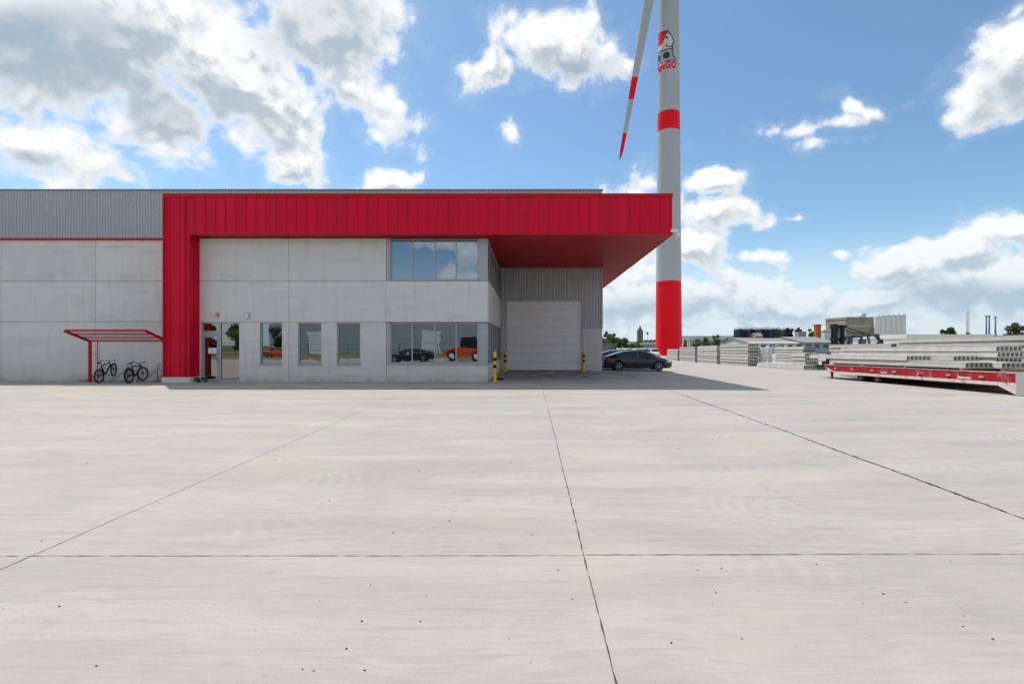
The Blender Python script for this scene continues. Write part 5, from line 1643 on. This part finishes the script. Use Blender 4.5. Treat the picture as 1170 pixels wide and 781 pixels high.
# stone tower
D = 470; p = at(731.8, 372.2, D); g = gz(p.x, D)
t = thing('stone_tower', (p.x, D, g), 'distant dark stone tower with a stepped top above the trees', 'tower')
k = D / F; H_ = p.z - g
MB().box(-2.9 * k, 2.9 * k, 0, 5.4 * k, 0, H_ - 5 * k).build('shaft', M_STONE, t)
MB().box(-2.3 * k, 1.9 * k, .4 * k, 4.6 * k, H_ - 5 * k, H_ - 3.2 * k).build('upper_stage', M_STONE, t)
MB().box(-.95 * k, .95 * k, 1.2 * k, 3.2 * k, H_ - 3.2 * k, H_ - .8 * k).prism([(-.95 * k, H_ - .8 * k), (.95 * k, H_ - .8 * k), (0, H_)], 'y', 1.2 * k, 3.2 * k).build('lantern', M_STONE, t)
m_ = MB()
for i in (-1, 1): m_.box(i * 1.3 * k - .35 * k, i * 1.3 * k + .35 * k, -.2, .05, H_ - 9 * k, H_ - 7 * k)
m_.build('window', M_WIN, t)
# masts and poles
def pole(px, ytop, D, r, m__, name, label, head=None, group=None):
    p = at(px, ytop, D); g = gz(p.x, D); t = thing(name, (p.x, D, g), label, 'mast' if 'mast' in name else 'pole', group)
    MB().tube((0, 0, 0), (0, 0, p.z - g), r, r * .8, 10).build('shaft', m__, t)
    if head: head(t, p.z - g)
    return t
pole(739.8, 380.5, 260, .09, M_GALV, 'floodlight_mast', 'thin floodlight mast between the stone tower and the turbine', lambda t, h: MB().box(-.5, .5, -.3, .3, h - .6, h + .5).build('lamp_head', M_STEELBLK, t))
def lattice_mast():
    D = 260; p = at(1105.6, 352.3, D); g = gz(p.x, D); H_ = p.z - g
    t = thing('lattice_mast', (p.x, D, g), 'slim grey lattice mast rising over the far trees', 'mast')
    m_ = MB(); w = .38
    for sx, sy in ((-1, -1), (1, -1), (1, 1), (-1, 1)): m_.tube((sx * w, sy * w, 0), (sx * w, sy * w, H_), .10, n=6)
    z = 0; s = 1
    while z < H_ - 1:
        m_.tube((-w * s, -w, z), (w * s, -w, z + 1), .05, n=4); m_.tube((-w, w * s, z), (-w, -w * s, z + 1), .05, n=4); z += 1; s = -s
    m_.build('shaft', M_FRAME, t); MB().tube((0, 0, H_), (0, 0, H_ + 1.5), .05).build('aerial', M_FRAME, t)
lattice_mast()
for px, yt, lab in ((1127.0, 360.8, 'first of the dark blue chimney pipes right of the lattice mast'), (1130.3, 360.4, 'middle dark blue chimney pipe of the close pair'), (1137.3, 361.8, 'lone dark blue chimney pipe right of the pair')):
    pole(px, yt, 230, .36, mat('haze_tinted_steel', (.10, .15, .24), rough=.7), 'chimney_pipe', lab, lambda t, h: MB().lathe([(.46, h - .5), (.46, h), (.3, h + .05)], n=14).build('cap', M_TANK, t), 'dark chimney pipes on the skyline')  # bluish pipe colour has distance haze mixed into it
# white steel frames right of the tower
p = at(784, 386.5, 130); g = gz(p.x, 130)
t = thing('steel_gantry', (p.x, 130, g), 'white steel gantry frame right of the red turbine foot', 'gantry')
for i in (-1, 1):
    m_ = MB(); beam(m_, (i * 1.2, 0, 0), (i * .7, 0, p.z - g), .16, .16); beam(m_, (i * 1.2, 1.5, 0), (i * .7, 1.5, p.z - g), .16, .16); m_.build('leg', M_WHITE, t)
m_ = MB().box(-.9, .9, 0, .16, p.z - g - .16, p.z - g).box(-.9, .9, 1.4, 1.56, p.z - g - .16, p.z - g); m_.build('crossbeam', M_WHITE, t)
# parked white vans and a red car beyond the hall
names = ['white van parked beyond the hall, nearest the hall corner', 'white van parked second from the hall corner', 'white van parked below the stone tower', 'white van parked right of the stone tower', 'white van parked nearest the turbine foot']
VANP = dict(VAN)
M_VANW = mat('white_van_paint', (.62, .62, .60), rough=.35, coat=.3)
src = None
for k, px in enumerate((708, 718, 728, 737, 746)):
    D = 96; x = (px - CX) / F * D
    if src is None:
        src = car((x, D, gz(x, D)), R(-90), names[k], VANP, M_VANW, 'white vans parked beyond the hall', 'parked_van')
    else:
        c = copy_tree(src); c.location = (x, D + (k % 2) * 1.2, gz(x, D)); c['label'] = names[k]
M_CARRED = mat('red_car_paint', (.55, .02, .015), rough=.3, coat=.7)
x = (739 - CX) / F * 80
car((x, 80, gz(x, 80)), R(20), 'small red car showing above the roof of the dark hatchback, left of the turbine foot', HATCH, M_CARRED, None)
# low concrete wall in front of the vans
x0_ = (700 - CX) / F * 110; x1_ = (756 - CX) / F * 110
t = thing('boundary_wall', (x0_, 110, -1.1), 'low pale concrete boundary wall behind the parked white vans', 'wall')
MB().box(0, x1_ - x0_, 0, .2, 0, 1.4).build('wall', M_WALLW, t)
m_ = MB()
for i in range(8): m_.box(i * (x1_ - x0_) / 7 - .12, i * (x1_ - x0_) / 7 + .12, -.05, .25, 0, 1.8)
m_.build('pilasters', M_WALLC, t)

# ---------------------------------------------------------------- what the windows mirror: behind the camera
ground_sheet('grass_verge', [-110, -60, 0, 60, 110], [-60, -36, -27, -12], .02, mat('dry_grass', (.20, .16, .06), rough=.95, var=.35, vscale=.8))
opp = thing('opposite_hall', (-52, -78, 0), 'long pale grey clad hall across the road, mirrored in the office windows', 'building')
o = cladding(0, 62, 0, 9.0, 0); 
o.v = [Vector((62 - v.x, 30 - v.y, v.z)) for v in o.v]
o.build('cladding', mat('pale_cladding', (.42, .45, .47), rough=.5), opp)
MB().box(0, .2, 0, 29.9, 0, 9).box(61.8, 62, 0, 29.9, 0, 9).box(0, 62, 0, .2, 0, 9).build('side_wall', M_CLAD, opp)
MB().box(-.1, 62.1, -.1, 30.12, 9, 9.35).build('roof', M_CLADD, opp)
for x in (8, 30, 50): MB().box(x, x + 4, 30.05, 30.12, 0, 4.5).build('roller_door', M_WHITE, opp)
fn = thing('mesh_fence', (-75, -30, 0), 'dark wire mesh fence along the grass verge, mirrored in the windows', 'fence')
for i in range(40): MB().tube((i * 3, 0, 0), (i * 3, 0, 2.05), .04, n=6).build('post', M_STEELBLK, fn)
m_ = MB()
for z in (.1, 1.0, 2.0): m_.tube((0, 0, z), (117, 0, z), .022, n=4)
m_.build('rail', M_STEELBLK, fn)
rg = random.Random(9)
for i, (tx_, ty_, th_, tw_, tk_, tn_) in enumerate(((-77, -38, 7.5, 6.5, 0, 'tallest bushy tree behind the mesh fence, mirrored at the hinge side of the entrance door'), (-71.5, -36, 6, 6, 2, 'dark bushy tree behind the mesh fence, mirrored low in the entrance door'),
        (-66.5, -40, 7, 6, 0, 'bushy green tree mirrored behind the middle bar of the entrance door'), (-62, -35, 5.5, 6, 2, 'low dark tree mirrored at the start of the fixed pane beside the door'),
        (-57.5, -38, 7, 5.5, 0, 'green tree mirrored in the middle of the fixed pane beside the door'), (-54.5, -33, 5, 4.5, 1, 'small light green tree mirrored at the edge of the fixed door pane'))):
    tree(tx_ + 5.5, ty_, th_, tw_, tk_, tn_, 'trees mirrored in the door glass', 300 + i, 1600)
car((-12.8, -3.2, 0), R(180), 'black car parked across the yard, mirrored in the wide office window', HATCH, M_CARDK, None)
# orange telehandler
M_ORG = mat('orange_paint', (.72, .09, .02), rough=.4, var=.06)
car((-38.0, -24.5, 0), R(180), 'orange red car across the yard, mirrored in the first narrow window', HATCH, mat('orange_red_car_paint', (.70, .07, .02), rough=.3, coat=.6), None)
tree(-42.5, -33, 5.5, 3.6, 2, 'small dark tree by the mesh fence, mirrored in the first narrow window', None, 77, 900)
for (lx_, ly_, lab) in ((-7.5, -8.5, 'orange telehandler with a dark cab, mirrored in the wide office window'),):
    t = thing('telehandler', (lx_, ly_, 0), lab, 'telehandler', None, (0, 0, R(0)))
    MB().prism([(-2.6, .55), (-2.5, 1.15), (-1.2, 1.55), (.2, 1.5), (1.9, 1.35), (2.2, .8), (2.0, .5)], 'y', -.95, .95).build('chassis', M_ORG, t, bevel=.05)
    MB().prism([(-.5, 1.5), (-.3, 2.65), (1.1, 2.65), (1.3, 1.5)], 'y', -.2, .9).build('cab_glass', M_CARGL, t)
    MB().box(-.4, 1.2, -.25, .95, 2.65, 2.78).box(-.5, -.38, -.25, -.15, 1.5, 2.65).box(1.18, 1.3, -.25, -.15, 1.5, 2.65).box(-.5, -.38, .85, .95, 1.5, 2.65).box(1.18, 1.3, .85, .95, 1.5, 2.65).build('cab_frame', M_STEELBLK, t)
    m_ = MB(); beam(m_, (2.0, -.6, 1.7), (-2.9, -.6, 1.0), .35, .4); m_.build('boom', M_ORG, t)
    for x in (-1.6, 1.4):
        for y in (-1.15, .75):
            w = thing_part('wheel', t)
            MB().tube((x, y, .6), (x, y + .4, .6), .6, n=24).build('tyre', M_TIRE, w)
            MB().tube((x, y - .01, .6), (x, y + .41, .6), .32, n=20).build('rim', M_WHITE, w)
